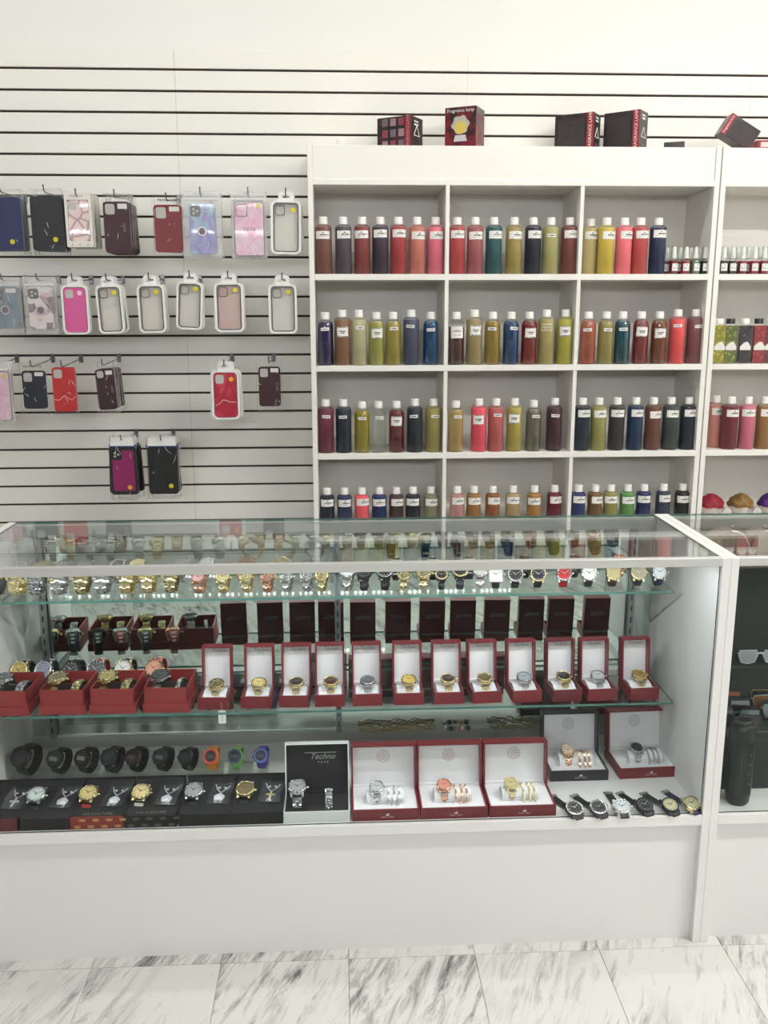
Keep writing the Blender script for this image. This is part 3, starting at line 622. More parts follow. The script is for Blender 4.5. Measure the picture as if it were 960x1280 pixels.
def ramp_mat(name, stops, tex='noise', sc=30, rough=.35, dist=1.0):
    if name in _M: return _M[name]
    m = mat(name, stops[0][1], rough, coat=.3); nt = m.node_tree; tc = nt.nodes.new('ShaderNodeTexCoord')
    if tex == 'noise':
        n = nt.nodes.new('ShaderNodeTexNoise'); n.inputs['Detail'].default_value = 3; n.inputs['Distortion'].default_value = dist; o_ = 'Fac'
    else:
        n = nt.nodes.new('ShaderNodeTexVoronoi'); n.feature = 'DISTANCE_TO_EDGE' if tex == 'edge' else 'F1'; o_ = 'Distance' if tex == 'edge' else 'Color'
    n.inputs['Scale'].default_value = sc; nt.links.new(tc.outputs['Object'], n.inputs['Vector'])
    r = nt.nodes.new('ShaderNodeValToRGB'); e = r.color_ramp.elements
    while len(e) < len(stops): e.new(.5)
    for i, (p, c) in enumerate(stops): e[i].position = p; e[i].color = lin(c)
    nt.links.new(n.outputs[o_], r.inputs[0]); nt.links.new(r.outputs[0], nt.nodes['Principled BSDF'].inputs['Base Color']); return m
CM = {
 'navy': mat('case_navy', (34, 44, 92), .45), 'black': mat('case_black', (20, 20, 22), .4), 'burgundy': mat('case_burgundy', (60, 20, 30), .45),
 'red': mat('case_red', (124, 24, 32), .4), 'scarlet': mat('case_scarlet', (196, 40, 44), .45), 'crimson': ramp_mat('case_crimson_marble', [(.45, (172, 34, 54)), (.62, (196, 66, 84))], 'noise', 16),
 'pink': mat('case_hot_pink', (214, 92, 152), .35), 'magenta': mat('case_magenta', (146, 26, 94), .4), 'plum': mat('case_plum_brown', (56, 22, 26), .45),
 'marble': ramp_mat('case_pink_marble', [(.0, (150, 128, 124)), (.10, (226, 198, 196)), (.45, (238, 214, 212))], 'edge', 24), 'mosaic': ramp_mat('case_rose_mosaic', [(.3, (120, 84, 92)), (.45, (212, 176, 180)), (.6, (236, 222, 220))], 'f1', 34),
 'holo': ramp_mat('case_hologram', [(.3, (96, 110, 190)), (.45, (150, 136, 204)), (.55, (120, 190, 200)), (.7, (176, 140, 206))], 'noise', 14), 'glitter': ramp_mat('case_pink_glitter', [(.35, (240, 170, 205)), (.6, (236, 214, 226)), (.7, (222, 130, 176))], 'noise', 22),
 'teal': ramp_mat('case_blue_glitter', [(.35, (56, 84, 110)), (.5, (96, 130, 146)), (.65, (52, 66, 90))], 'noise', 26), 'clear': film('case_clear', (240, 236, 228), .12, .12), 'rose': film('case_clear_rose', (236, 206, 198), .30, .12), 'darknavy': mat('case_dark_navy', (28, 32, 44), .45),
}
def case_parts(col, w, h, cz, cx=0, cut='cut', stick=None, ring=False, line=None, txt=None, tag_=False, rugged=False):
    """parts of one phone case: back plate, camera window, prints. Returns [(name, mesh, offset, parent index)]"""
    P = []
    P.append(('phone_case', MB().prism(rrect(w, h, .011, 4, cx, cz), -.0062, .0062).mesh('phone_case', CM[col]), (0, 0, 0), -1))
    cw = w*.36; kx, kz = cx-w/2+cw*.72, cz+h/2-cw*.78
    if cut == 'cut': P.append(('camera_window', MB().prism(rrect(cw, cw*1.08, .007, 3, kx, kz), -.0072, -.0060).mesh('camera_window', lightgrey), (0, 0, 0), 0))
    elif cut == 'black':
        P.append(('camera_window', MB().prism(rrect(cw*1.1, cw*1.15, .007, 3, kx, kz), -.0074, -.0060).mesh('camera_window', black_pl), (0, 0, 0), 0))
        lens = MB()
        for dx, dz in ((-.006, .006), (-.006, -.007), (.007, 0)): lens.lathe([(.0046, 0), (.0046, .001)], 10, M=Matrix.Translation((kx+dx, -.0074, kz+dz)) @ Matrix.Rotation(R(90), 4, 'X'))
        P.append(('lens_holes', lens.mesh('lens_holes', lightgrey), (0, 0, 0), 0))
    elif cut == 'ring':
        P.append(('camera_window', MB().frame(rrect(cw*1.1, cw*1.15, .008, 4, kx, kz), rrect(cw*.92, cw*.97, .007, 4, kx, kz), -.0080, -.0060).mesh('camera_window', darkline), (0, 0, 0), 0))
        P.append(('case_rim', MB().frame(rrect(w, h, .011, 4, cx, cz), rrect(w*.94, h*.97, .009, 4, cx, cz), -.0072, .0055).mesh('case_rim', darkline), (0, 0, 0), 0))
    if rugged:
        P.append(('bumper', MB().frame(rrect(w*1.04, h*1.03, .012, 4, cx, cz), rrect(w*.84, h*.88, .010, 4, cx, cz), -.0082, .0062).mesh('bumper', CM[col] if rugged == 1 else black_pl), (0, 0, 0), 0))
        P.append(('ridge', MB().prism([(cx-w*.36, cz-h*.40), (cx+w*.36, cz-h*.40), (cx+w*.24, cz-h*.22), (cx-w*.24, cz-h*.22)], -.0080, -.0060).mesh('ridge', CM[col]), (0, 0, 0), 0))
    if ring:
        P.append(('finger_ring', MB().frame(circle(.0165, 18, cx, cz-.008), circle(.0125, 18, cx, cz-.008), -.0105, -.0062).mesh('finger_ring', mat('ring_pearl', (206, 186, 200), .3, metal=.4)), (0, 0, 0), 0))
        P.append(('ring_pad', MB().prism(circle(.0120, 16, cx, cz-.008), -.0090, -.0062).mesh('ring_pad', black_pl), (0, 0, 0), 0))
    if line: P.append(('wavy_line', MB().tube([(cx+a*w*.46, -.0066, cz-h*.18+b*h*.07) for a, b in line], .0013, 5).mesh('wavy_line', mat('line_pale_pink', (242, 196, 200), .4)), (0, 0, 0), 0))
    if txt:
        s, sz, x, z, vert, m = txt
        me = text_mesh(s, sz, 0, m=m, spacing=1.25 if vert else 1.0).copy(); me.transform(Matrix.Translation((cx+x, -.0068, cz+z)) @ (Matrix.Rotation(R(90), 4, 'Y') if vert else Matrix.Identity(4)))
        P.append(('lettering', me, (0, 0, 0), 0))
    if tag_: P.append(('price_label', MB().box(cx+w*.06, cx+w*.42, -.0078, -.0066, cz+h*.36, cz+h*.46).mesh('price_label', mat('price_label_white', (232, 230, 226), .6, noise=.2, nscale=500)), (0, 0, 0), 0))
    if stick: P.append(('round_sticker', MB().prism(circle(.0088, 16, cx+stick[0]*w, cz+stick[1]*h), -.0090, -.0080).mesh('round_sticker', yellow if len(stick) < 3 else stick[2]), (0, 0, 0), 0))
    return P
def package(style, W, H, col, **k):
    """hangs from its hole at the origin"""
    P = []
    top = .012
    if style == 'blister':
        bh = H-.030; cz = top-.030-bh/2; w, h = W*.80, bh*.90
        n = 5
        P.append(('blister_frame', MB().frame(rrect(W, bh, .020, n, 0, cz), rrect(W*.84, bh*.92, .015, n, 0, cz), -.008, .008).mesh('blister_frame', white_pl), (0, 0, 0), -1))
        P.append(('hang_tab', MB().frame(rrect(W*.50, .040, .010, n, 0, top-.018), rrect(W*.26, .010, .004, n, 0, -.003), -.002, .001).mesh('hang_tab', white_pl), (0, 0, 0), -1))
        P.append(('backing_card', MB().prism(rrect(W*.86, bh*.93, .014, n, 0, cz), .0070, .0078).mesh('backing_card', mat('backing_warm_grey', (232, 228, 220), .6)), (0, 0, 0), -1))
        kk = len(P)
        for nme, me, of, pi in case_parts(col, w, h, cz, **k): P.append((nme, me, of, pi if pi < 0 else kk+pi))
        return P
    if style in ('bag', 'clear'):
        f = milky if style == 'bag' else (clearfilm if k.pop('thin', True) else clam)
        hd = .030 if style == 'bag' else .022
        rng = random.Random(int(W*1e5)); n = 10; ring = []
        o = rrect(W, H, .005, 3, 0, top-H/2); o = [(x+rng.uniform(-.002, .002), z+rng.uniform(-.002, .002)) for x, z in o]
        P.append(('bag', MB().prism(o, -.0095, .0075).mesh('bag', f), (0, 0, 0), -1))
        P.append(('seal_strip', MB().box(-W*.47, W*.47, -.0105, -.0096, top-hd, top-hd+.004).mesh('seal_strip', white_pl if style == 'bag' else clearfilm), (0, 0, 0), 0))
        cb = MB()
        for _ in range(5):
            xa, za = rng.uniform(-.42, .42)*W, top-rng.uniform(.12, .95)*H; dx, dz = rng.uniform(-.22, .22)*W, rng.uniform(-.16, .16)*H
            xb, zb = max(-.48*W, min(.48*W, xa+dx)), max(top-.98*H, min(top-.06*H, za+dz))
            cb.tube([(xa, -.0096, za), ((xa+xb)/2+rng.uniform(-.004, .004), -.0103, (za+zb)/2), (xb, -.0096, zb)], [.0003, .0009, .0003], 4)
        P.append(('crease_glints', cb.mesh('crease_glints', mat('crease_shine', (240, 240, 240), .2)), (0, 0, 0), 0))  # thin white tubes stand in for glints along the bag's creases
        if 'head' in k:
            hc = k.pop('head')
            P.append(('header_card', MB().prism([(-W*.46, top-.034), (W*.46, top-.034), (W*.40, top-.004), (-W*.40, top-.004)], -.0115, -.0103).mesh('header_card', hc), (0, 0, 0), 0))
            P.append(('header_card', MB().box(-W*.5, W*.5, -.0098, -.0094, top-.038, top-.030).mesh('header_card', mat('header_blue', (36, 84, 150), .5)), (0, 0, 0), 0))
        if 'headtext' in k:
            s = k.pop('headtext'); me = text_mesh(s, .0105, 0, m=ink).copy(); me.transform(Matrix.Translation((0, -.0112, top-hd+.010))); P.append(('lettering', me, (0, 0, 0), 0))
        h = k.pop('ch', H*.70); w = k.pop('cw', W*.66); cz = top-hd-.006-h/2-k.pop('drop', 0.0); kk = len(P)
        for nme, me, of, pi in case_parts(col, w, h, cz, **k): P.append((nme, me, of, pi if pi < 0 else kk+pi))
        return P
    if style == 'box':
        cz = top-H/2; cr = mat('carton_white', (228, 224, 216), .55)
        P.append(('carton', MB().frame(rrect(W, H, .003, 2, 0, cz), rrect(W*.80, H*.76, .003, 2, 0, cz-.002), -.0085, .0085).mesh('carton', cr), (0, 0, 0), -1))
        P.append(('carton_back', MB().box(-W*.49, W*.49, .0080, .0084, cz-H*.49, cz+H*.49).mesh('carton_back', cr), (0, 0, 0), 0))
        for dx in (-.3, 0, .3): P.append(('printed_icon', MB().prism(circle(.0028, 8, dx*W, cz-H*.455), -.0092, -.0085).mesh('printed_icon', greyink), (0, 0, 0), 0))
        me = text_mesh('PHONE CASE', .0085, 0, m=greyink).copy(); me.transform(Matrix.Translation((-.004, -.0090, cz+H*.44))); P.append(('lettering', me, (0, 0, 0), 0))
        kk = len(P)
        for nme, me, of, pi in case_parts(col, W*.78, H*.76, cz-.002, **k): P.append((nme, me, of, pi if pi < 0 else kk+pi))
        return P
def hang(rect, k, style, col, n, desc, behind, dy=.021, lean=0.0, front=None, **kw):
    """rect: pixel box of the front package; k: groove number the hook sits in"""
    x0, x1, y0, y1 = rect; Yf = front or HOOK_Y+.006
    a, b_ = onY(x0, y0, Yf), onY(x1, y1, Yf); W, H = b_.x-a.x, a.z-b_.z; cx = (a.x+b_.x)/2
    gz = G0-k*PITCHZ; rz = a.z-.012                     # rod height
    hk = thing('display_hook', 'hook for the %s' % desc, 'hook', (cx, WALL_Y-.001, gz), group='slatwall hooks')
    L = WALL_Y-Yf+.022
    put('hook_plate', hook_plate, hk, (0, -.004, 0))
    MB().tube([(0, -.003, -.008), (0, -.06, -.008+(rz-gz)*.3), (0, -L+.02, rz-gz-.001), (0, -L, rz-gz+.004), (.001, -L-.008, rz-gz+.018)], .0024, 6).build('rod', chrome, hk)
    MB().lathe([(.0015, -.004), (.0036, 0), (.0015, .004)], 8).build('tip', chrome, hk, (.001, -L-.008, rz-gz+.020))
    P = package(style, W, H, col, **kw)
    for i in range(n):
        lab = desc if i == 0 else '%s, %s in its stack' % (behind, ORD[i])
        t = thing('phone_case_package', lab[0].lower()+lab[1:], 'phone case', (cx+(random.uniform(-.004, .004) if i else 0), Yf+i*dy, rz), (R(random.uniform(-.5, .5)) if i else 0, R(lean+(random.uniform(-2.5, 2.5) if i else 0)), R(random.uniform(-1.0, 1.0) if i else 0)), group='hanging phone cases')
        objs = []
        for nme, me, of, pi in P:
            objs.append(put(nme, me, t if pi < 0 else objs[pi]))
            if nme == 'crease_glints': objs[-1]['kind'] = 'stuff'
WV = [(-1, -.6), (-.6, -.9), (-.25, .1), (.0, .6), (.3, -.3), (.7, -.8), (1, .5)]
WV2 = [(-1, -.8), (-.6, -.2), (-.3, 1.0), (0, .9), (.4, .3), (1, .3)]
hang((-20, 32, 236, 318), 6, 'clear', 'navy', 4, 'navy blue phone case in clear bag at the left edge, top row', 'bagged navy phone case', ch=.185, cw=.118, cut=None, stick=(.20, -.34))
hang((37, 83, 236, 318), 6, 'clear', 'black', 4, 'rugged black phone case in crinkled clear bag, top row', 'bagged rugged black phone case', ch=.185, cw=.112, cut=None, rugged=1, stick=(.22, -.30))
hang((80, 118, 241, 309), 6, 'box', 'marble', 6, 'pink marble phone case in white window box', 'white boxed pink marble phone case', cut='cut')
hang((128, 165, 242, 311), 6, 'clear', 'burgundy', 7, 'burgundy phone case leading a deep stack, top row', 'bagged burgundy phone case of the top row', ch=.180, cw=.094, cut='cut', txt=('CASE', .011, .026, 0, True, mat('emboss_grey', (176, 146, 152), .4)), tag_=True)
hang((190, 231, 246, 319), 6, 'clear', 'red', 2, 'dark red phone case under a Premium Case heading', 'bagged dark red phone case', ch=.166, cw=.100, headtext='PREMIUM CASE', cut='cut', tag_=True, txt=('M', .02, 0, -.01, False, black_pl))
hang((227, 278, 239, 323), 6, 'bag', 'holo', 3, 'shimmering purple and teal ring phone case in frosted bag', 'frosted bag with purple and teal ring phone case', ch=.176, cw=.092, drop=.008, cut='black', ring=True)
hang((288, 335, 239, 323), 6, 'bag', 'glitter', 3, 'pink glitter phone case in frosted bag, top row', 'frosted bag with pink glitter phone case of the top row', ch=.192, cw=.110, cut='ring', stick=(.32, .42), txt=('case', .028, 0, .0, False, mat('emboss_mauve', (150, 110, 134), .4)))
hang((338, 378, 240, 318), 6, 'blister', 'clear', 3, 'clear phone case in white blister, far right of top row', 'white blister with clear phone case of the top row', cut='ring', stick=(.30, .36), lean=1)
hang((-16, 30, 346, 416), 10, 'bag', 'teal', 3, 'blue glitter ring phone case in frosted bag, second row left edge', 'frosted bag with blue glitter ring phone case', ch=.150, cw=.100, cut='black', ring=True, tag_=True)
hang((28, 74, 346, 417), 10, 'bag', 'mosaic', 3, 'rose mosaic ring phone case in frosted bag, second row', 'frosted bag with rose mosaic ring phone case', ch=.152, cw=.088, cut='black', ring=True, tag_=True)
hang((75, 114, 346, 418), 10, 'blister', 'pink', 3, 'hot pink phone case in white blister, second row', 'white blister with hot pink phone case', cut='cut', stick=(.25, .38, mat('sticker_pale', (244, 214, 226), .5)))
hang((118, 155, 346, 417), 10, 'blister', 'clear', 4, 'clear phone case in white blister, right beside the hot pink one', 'white blister beside the hot pink one', cut='ring', stick=(.28, .38), lean=-2)
hang((170, 208, 345, 416), 10, 'blister', 'clear', 3, 'clear phone case in white blister below the red Premium Case pack', 'white blister below the red Premium Case pack', cut='ring', stick=(.26, .38), lean=-1)
hang((221, 257, 342, 412), 10, 'blister', 'clear', 4, 'clear phone case in tilted white blister below the purple ring case', 'tilted white blister below the purple ring case', cut='ring', stick=(.28, .40), lean=3.5)
hang((267, 306, 343, 415), 10, 'blister', 'rose', 3, 'pale rose phone case in white blister below the pink glitter case', 'white blister with pale rose phone case', cut='ring', stick=(.28, .39))
hang((335, 372, 345, 417), 10, 'blister', 'clear', 2, 'clear phone case in white blister, far right of second row', 'white blister at the far right of the second row', cut='ring', stick=(.26, .38))
hang((-26, 18, 452, 528), 14, 'bag', 'glitter', 2, 'pink glitter phone case in frosted bag, third row left edge', 'frosted bag with pink glitter phone case of the third row', ch=.185, cw=.105, cut='ring', stick=(.33, .40))
hang((24, 63, 454, 518), 14, 'clear', 'darknavy', 1, 'black phone case under a Premium Case heading, third row', '', ch=.142, cw=.086, headtext='PREMIUM CASE', cut='cut', tag_=True)
hang((64, 98, 454, 517), 14, 'clear', 'scarlet', 2, 'scarlet phone case with pale wavy line, third row', 'packed scarlet phone case with wavy line', ch=.165, cw=.084, drop=-.012, cut='cut', line=WV)
hang((117, 146, 452, 516), 14, 'clear', 'plum', 6, 'plum brown phone case leading a stack, third row', 'bagged plum brown phone case', ch=.152, cw=.068, cut='cut', txt=('CASE', .010, .022, 0, True, mat('emboss_grey', (176, 146, 152), .4)), tag_=True, lean=-3)
hang((263, 301, 453, 524), 14, 'blister', 'crimson', 3, 'crimson marble phone case with pale line in white blister', 'white blister with crimson marble phone case', cut='cut', stick=(.27, .36, mat('sticker_orange', (232, 170, 40), .5)), line=WV2)
hang((320, 354, 449, 513), 14, 'clear', 'plum', 1, 'plum brown phone case hanging alone next to the shelving', '', ch=.150, cw=.082, cut='cut', txt=('CASE', .011, .028, 0, True, mat('emboss_grey', (176, 146, 152), .4)), tag_=True)
hang((136, 174, 546, 625), 18, 'clear', 'magenta', 4, 'rugged magenta phone case with white header card, lowest row', 'bagged rugged magenta phone case', ch=.182, cw=.100, drop=.012, cut='black', rugged=2, head=white_pl, stick=(.20, -.36, mat('sticker_orange', (232, 170, 40), .5)))
hang((182, 226, 546, 623), 18, 'clear', 'black', 4, 'rugged black phone case with white header card, lowest row', 'bagged rugged black phone case with white header', ch=.180, cw=.108, drop=.012, cut=None, rugged=1, head=white_pl, stick=(.26, -.34))
# ------------------------------------------------------------------ watches
GOLD = mat('metal_gold', (232, 216, 168), .24, metal=1.0); SILVER = mat('metal_silver', (214, 214, 216), .22, metal=1.0); ROSE = mat('metal_rose_gold', (230, 178, 150), .25, metal=1.0)
STEELD = mat('metal_gunmetal', (70, 72, 76), .3, metal=.9); BLK = mat('watch_black', (24, 24, 26), .4)
def iced(name, c):
    m = mat(name, c, .18, metal=.85); nt = m.node_tree
    v = nt.nodes.new('ShaderNodeTexVoronoi'); v.inputs['Scale'].default_value = 520; tc = nt.nodes.new('ShaderNodeTexCoord'); nt.links.new(tc.outputs['Object'], v.inputs['Vector'])
    r = nt.nodes.new('ShaderNodeValToRGB'); r.color_ramp.elements[0].color = lin(tuple(v_*.35 for v_ in c)); r.color_ramp.elements[1].color = lin(tuple(min(255, v_*1.14) for v_ in c)); r.color_ramp.elements[0].position = .25; r.color_ramp.elements[1].position = .8
    nt.links.new(v.outputs['Color'], r.inputs[0]); nt.links.new(r.outputs[0], nt.nodes['Principled BSDF'].inputs['Base Color']); return m
ICEG, ICES, ICER = iced('iced_gold', (230, 212, 164)), iced('iced_silver', (206, 208, 212)), iced('iced_rose', (222, 170, 150))
MET = {'gold': GOLD, 'silver': SILVER, 'rose': ROSE, 'black': BLK, 'gun': STEELD, 'iceg': ICEG, 'ices': ICES, 'icer': ICER}
def strapm(c): return mat(hexname('strap', c), c, .5)
def dialm(c): return mat(hexname('dial', c), c, .25, coat=.8)
CR = .0195                                        # case radius
TZ = Matrix.Translation
w_case = MB().lathe([(CR*.86, -.0055), (CR, -.004), (CR, .0025), (CR*.97, .0035)], 24)
for sx in (-1, 1):
    for sy in (-1, 1): w_case.box(sx*.0115-.0022, sx*.0115+.0022, sy*.0165-.0050, sy*.0165+.0050, -.0055, .0008)
w_case = w_case.mesh('watch_case', SILVER)
w_bez = MB().lathe([(CR*.99, .0032), (CR*.985, .0050), (CR*.93, .0060), (CR*.84, .0056), (CR*.82, .0046)], 28, cap=False).mesh('bezel', SILVER)
w_dial = MB().lathe([(CR*.83, .0040), (CR*.83, .0046)], 24).mesh('dial', SILVER)
mk = MB()
for i in range(12):
    a = 2*math.pi*i/12; l = .0018 if i % 3 else .0026
    mk.box(-.0005, .0005, CR*.78-l*1.6, CR*.78, .0046, .0050, M=Matrix.Rotation(a, 4, 'Z'))
w_mark = mk.mesh('hour_markers', SILVER)
hd = MB().box(-.0006, .0006, -.002, CR*.48, .0051, .0054, M=Matrix.Rotation(R(55), 4, 'Z')).box(-.0004, .0004, -.002, CR*.68, .0054, .0057, M=Matrix.Rotation(R(-60), 4, 'Z')).lathe([(.0012, .0049), (.0012, .0059)], 8)
w_hand = hd.mesh('hands', SILVER)
w_crown = MB().lathe([(.0022, 0), (.0026, .001), (.0026, .0035), (.002, .0042)], 10, M=TZ((CR, 0, 0)) @ Matrix.Rotation(R(90), 4, 'Y')).mesh('crown', SILVER)
# square case
q_case = MB().prism(rrect(.034, .037, .006, 3), -.0035, .0055, M=Matrix.Rotation(R(-90), 4, 'X')).mesh('watch_case', SILVER)
q_bez = MB().frame(rrect(.035, .038, .006, 3), rrect(.029, .032, .004, 3), -.0060, -.0030, M=Matrix.Rotation(R(-90), 4, 'X')).mesh('bezel', SILVER)
q_dial = MB().prism(rrect(.0295, .0325, .004, 3), -.0050, -.0034, M=Matrix.Rotation(R(-90), 4, 'X')).mesh('dial', SILVER)
# sport case
s_case = MB().lathe([(.018, -.006), (.0215, -.003), (.0218, .003), (.0195, .006), (.0165, .0065)], 12, smooth=False)
for i in range(4): s_case.box(.0195, .0235, -.002, .002, -.001, .003, M=Matrix.Rotation(R(30+i*40+(40 if i > 1 else 0)), 4, 'Z'))
s_case = s_case.mesh('watch_case', BLK)
s_bez = MB().lathe([(.0195, .006), (.0190, .0082), (.0150, .0080), (.0142, .0064)], 12, cap=False, smooth=False).mesh('bezel', BLK)
s_dial = MB().lathe([(.0150, .0060), (.0150, .0068)], 12).mesh('dial', BLK)
s_lcd = MB().box(-.0105, .0105, -.0055, .0035, .0068, .0072).mesh('digital_screen', SILVER)
s_dig = MB()
for i, x in enumerate((-.0075, -.003, .003, .0075)):
    for dz in (-.003, .0, .003): s_dig.box(x-.0014, x+.0014, -.001+dz*.9-.0003, -.001+dz*.9+.0003, .0072, .0074)
    s_dig.box(x+.0010, x+.0015, -.004, .002, .0072, .0074)
s_dig = s_dig.mesh('digits', BLK)
def ribbon(path, wfun, th, links=False, mi=0, b=None):
    """band following (y, z) points; width along x"""
    b = b or MB(); n = len(path); secs = []
    for i, (y, z) in enumerate(path):
        y0, z0 = path[max(0, i-1)]; y1, z1 = path[min(n-1, i+1)]; t = Vector((y1-y0, z1-z0)); t = t.normalized() if t.length > 1e-9 else Vector((1, 0)); nr = Vector((-t.y, t.x))
        secs.append((y, z, nr, wfun(i/(n-1))/2))
    if not links:
        vs = []
        for y, z, nr, hw in secs:
            for x, o in ((-hw, -th/2), (hw, -th/2), (hw, th*.3), (hw*.6, th/2), (-hw*.6, th/2), (-hw, th*.3)): vs.append((x, y+nr.x*o, z+nr.y*o))
        fs = [(i*6+k, i*6+(k+1) % 6, (i+1)*6+(k+1) % 6, (i+1)*6+k) for i in range(n-1) for k in range(6)]
        fs += [tuple(range(6)), tuple(range((n-1)*6, n*6))[::-1]]
        return b.add(vs, fs, mi, False)
    for i in range(n-1):                           # separate rounded links, three across
        (y0, z0, n0, h0), (y1, z1, n1, h1) = secs[i], secs[i+1]
        g = .06
        for (xa, xb, rise) in ((-1, -.38, 0), (-.34, .34, .0006), (.38, 1, 0)):
            if rise: f0, f1 = .5+g, 1.5-g
            else: f0, f1 = g, 1-g
            def P(f, x, o):
                f = min(f, 1.0) if i == n-2 else f
                if f <= 1: a, c, q = secs[i], secs[i+1], f
                else: a, c, q = secs[i+1], secs[min(i+2, n-1)], f-1
                nr = (a[2]*(1-q)+c[2]*q).normalized(); hw = a[3]*(1-q)+c[3]*q
                return (x*hw, a[0]*(1-q)+c[0]*q+nr.x*o, a[1]*(1-q)+c[1]*q+nr.y*o)
            vs = [P(f, x, o) for f, o in ((f0, -th/2), (f1, -th/2), (f1, th*.2+rise), (f0+(f1-f0)*.5, th*.55+rise), (f0, th*.2+rise)) for x in (xa, xb)]
            b.add(vs, [(0, 1, 3, 2), (2, 3, 5, 4), (4, 5, 7, 6), (6, 7, 9, 8), (8, 9, 1, 0), (0, 2, 4, 6, 8), (1, 9, 7, 5, 3)], mi, False)
    return b
def loop_path(rn, rt, f0, n, cz=0.0):
    """closed wrist loop seen from the side, dial on top (+z); the case sits at height rn"""
    pts = []
    for i in range(n+1):
        a = R(f0+(360-2*f0)*i/n); pts.append((rt*math.sin(a), rn*math.cos(a)+cz))
    return pts
RN, RT = .026, .0285
taper = lambda u: .0195-.0045*math.sin(math.pi*u)
L_METAL = ribbon(loop_path(RN-.003, RT, 42, 20), taper, .0034, True).mesh('bracelet', SILVER)
def half_band(f):
    b = MB()
    for s in (-1, 1): f(b, [(s*RT*math.sin(R(a)), (RN-.003)*math.cos(R(a))) for a in range(42, 107, 8)][::s])
    return b
H_METAL = half_band(lambda b, p: ribbon(p, lambda u: .0185, .0034, True, 0, b)).mesh('bracelet', SILVER)
H_STRAP = half_band(lambda b, p: ribbon(p, lambda u: .0185, .0030, False, 0, b)).mesh('strap', BLK)
L_STRAP = ribbon(loop_path(RN-.003, RT, 42, 26), taper, .0030).mesh('strap', BLK)
L_SPORT = ribbon(loop_path(RN-.003, RT, 44, 26), lambda u: .0235-.004*math.sin(math.pi*u), .0042).mesh('strap', BLK)
L_BUCKLE = MB().box(-.0095, .0095, -.004, .004, -RN+.0005, -RN+.0030).mesh('clasp', SILVER)
st = MB(); ap = [(.0215*math.sin(R(a)), .0195*math.cos(R(a))) for a in range(-120, 121, 12)]
L_STAND = ribbon(ap, lambda u: .024, .0016).mesh('stand_ring', SHELL)
sq_hole = MB()
for k in range(3): sq_hole.box(-.0042, .0042, RT-.0006, RT+.0018, .006-k*.010-.0022, .006-k*.010+.0022)
SQH = sq_hole.mesh('strap_windows', lightgrey)
WN = [0]
def watch(label, loc, theta=58, rz=0, case='silver', bezel=None, dial=(230, 228, 220), band='silver', strap=None, kind='round', marks='dark', stand=True, scale=1.0, group='watches in the counter', windows=False, sport=None, half=False, wide=1.0):
    """loc: point on the supporting surface under the loop; theta: how far the dial tips from lying flat towards the shopper"""
    th = R(theta); hz = math.sqrt(((RN+.004)*math.cos(th))**2+((RT+.002)*math.sin(th))**2)+.0005
    if half: hz = .0075+.028*abs(math.sin(th))
    t = thing('wrist_watch', label, 'watch', loc, (0, 0, R(rz)), group=group); t.scale = (scale*wide, scale, scale)
    hub = (0, 0, hz); rot = (th, 0, 0); cs = (0, -RN*math.sin(th), hz+RN*math.cos(th))
    def part(n, me, m=None, at=cs): return put(n, me, t, at, rot, [m] if m else None)
    cm = MET[case]; bm = MET[bezel or case]
    mm = BLK if marks == 'dark' else SILVER if marks == 'light' else GOLD
    if sport:
        body, lcd, acc = sport
        c = part('watch_case', s_case, strapm(body)); put('bezel', s_bez, c, mats=[strapm(acc)]); d = put('dial', s_dial, c, mats=[strapm((30, 32, 34))])
        l = put('digital_screen', s_lcd, c, mats=[dialm(lcd)]); put('digits', s_dig, c)
        part('strap', L_SPORT, strapm(body), hub)
    else:
        A = {'round': (w_case, w_bez, w_dial), 'square': (q_case, q_bez, q_dial)}[kind]
        c = part('watch_case', A[0], cm); put('bezel', A[1], c, mats=[bm]); d = put('dial', A[2], c, mats=[dialm(dial) if not isinstance(dial, str) else MET[dial]])
        if kind == 'round': put('hour_markers', w_mark, c, mats=[mm])
        put('hands', w_hand, c, mats=[mm]); put('crown', w_crown, c, mats=[cm])
        if strap: part('strap', H_STRAP if half else L_STRAP, strapm(strap), hub)
        else: part('bracelet', H_METAL if half else L_METAL, MET[band], hub)
        if not half: part('clasp', L_BUCKLE, cm, hub)
        if windows: part('strap_windows', SQH, None, hub)
    if stand: part('stand_ring', L_STAND, None, hub)
    return t
def at(px, py, Y, Z): p = onY(px, py, Y); return (p.x, Y, Z)
# --- upper glass shelf, left: metal bracelet watches turned to the left in a close row
US = UP_Z+.0002
left = [(-13, 'gold', 'ices', 'gold-toned'), (14, 'gold', 'iceg', 'iced gold'), (38, 'silver', 'ices', 'iced silver'), (66, 'silver', 'silver', 'silver'), (95, 'gold', 'iceg', 'gold and brown'), (121, 'silver', 'ices', 'iced silver'), (151, 'gold', 'gold', 'gold'), (178, 'gold', 'iceg', 'iced gold'), (206, 'gold', 'iceg', 'gold')]
for i, (px, m, bz, nm) in enumerate(left):
    watch('%s bracelet watch on upper glass shelf, %s from the left end' % (nm, ORD[i]), at(px+9, 730, 2.148, US), 8, -3, m, bz, 'iceg' if m == 'gold' else 'ices', m if i % 2 else bz, scale=1.02, stand=False, wide=1.42)
mid = [(251, 'rose', 'icer', (214, 160, 160), 'pink-dialled two-tone'), (281, 'gold', 'gold', (206, 190, 140), 'slim gold'), (310, 'gold', 'iceg', 'iceg', 'small iced gold'), (336, 'rose', 'icer', 'icer', 'rose gold'), (360, 'silver', 'ices', 'ices', 'small iced silver'), (385, 'silver', 'ices', 'ices', 'sparkling silver'), (404, 'gold', 'gold', 'iceg', 'bright gold'), (436, 'silver', 'ices', (220, 220, 222), 'broad silver')]
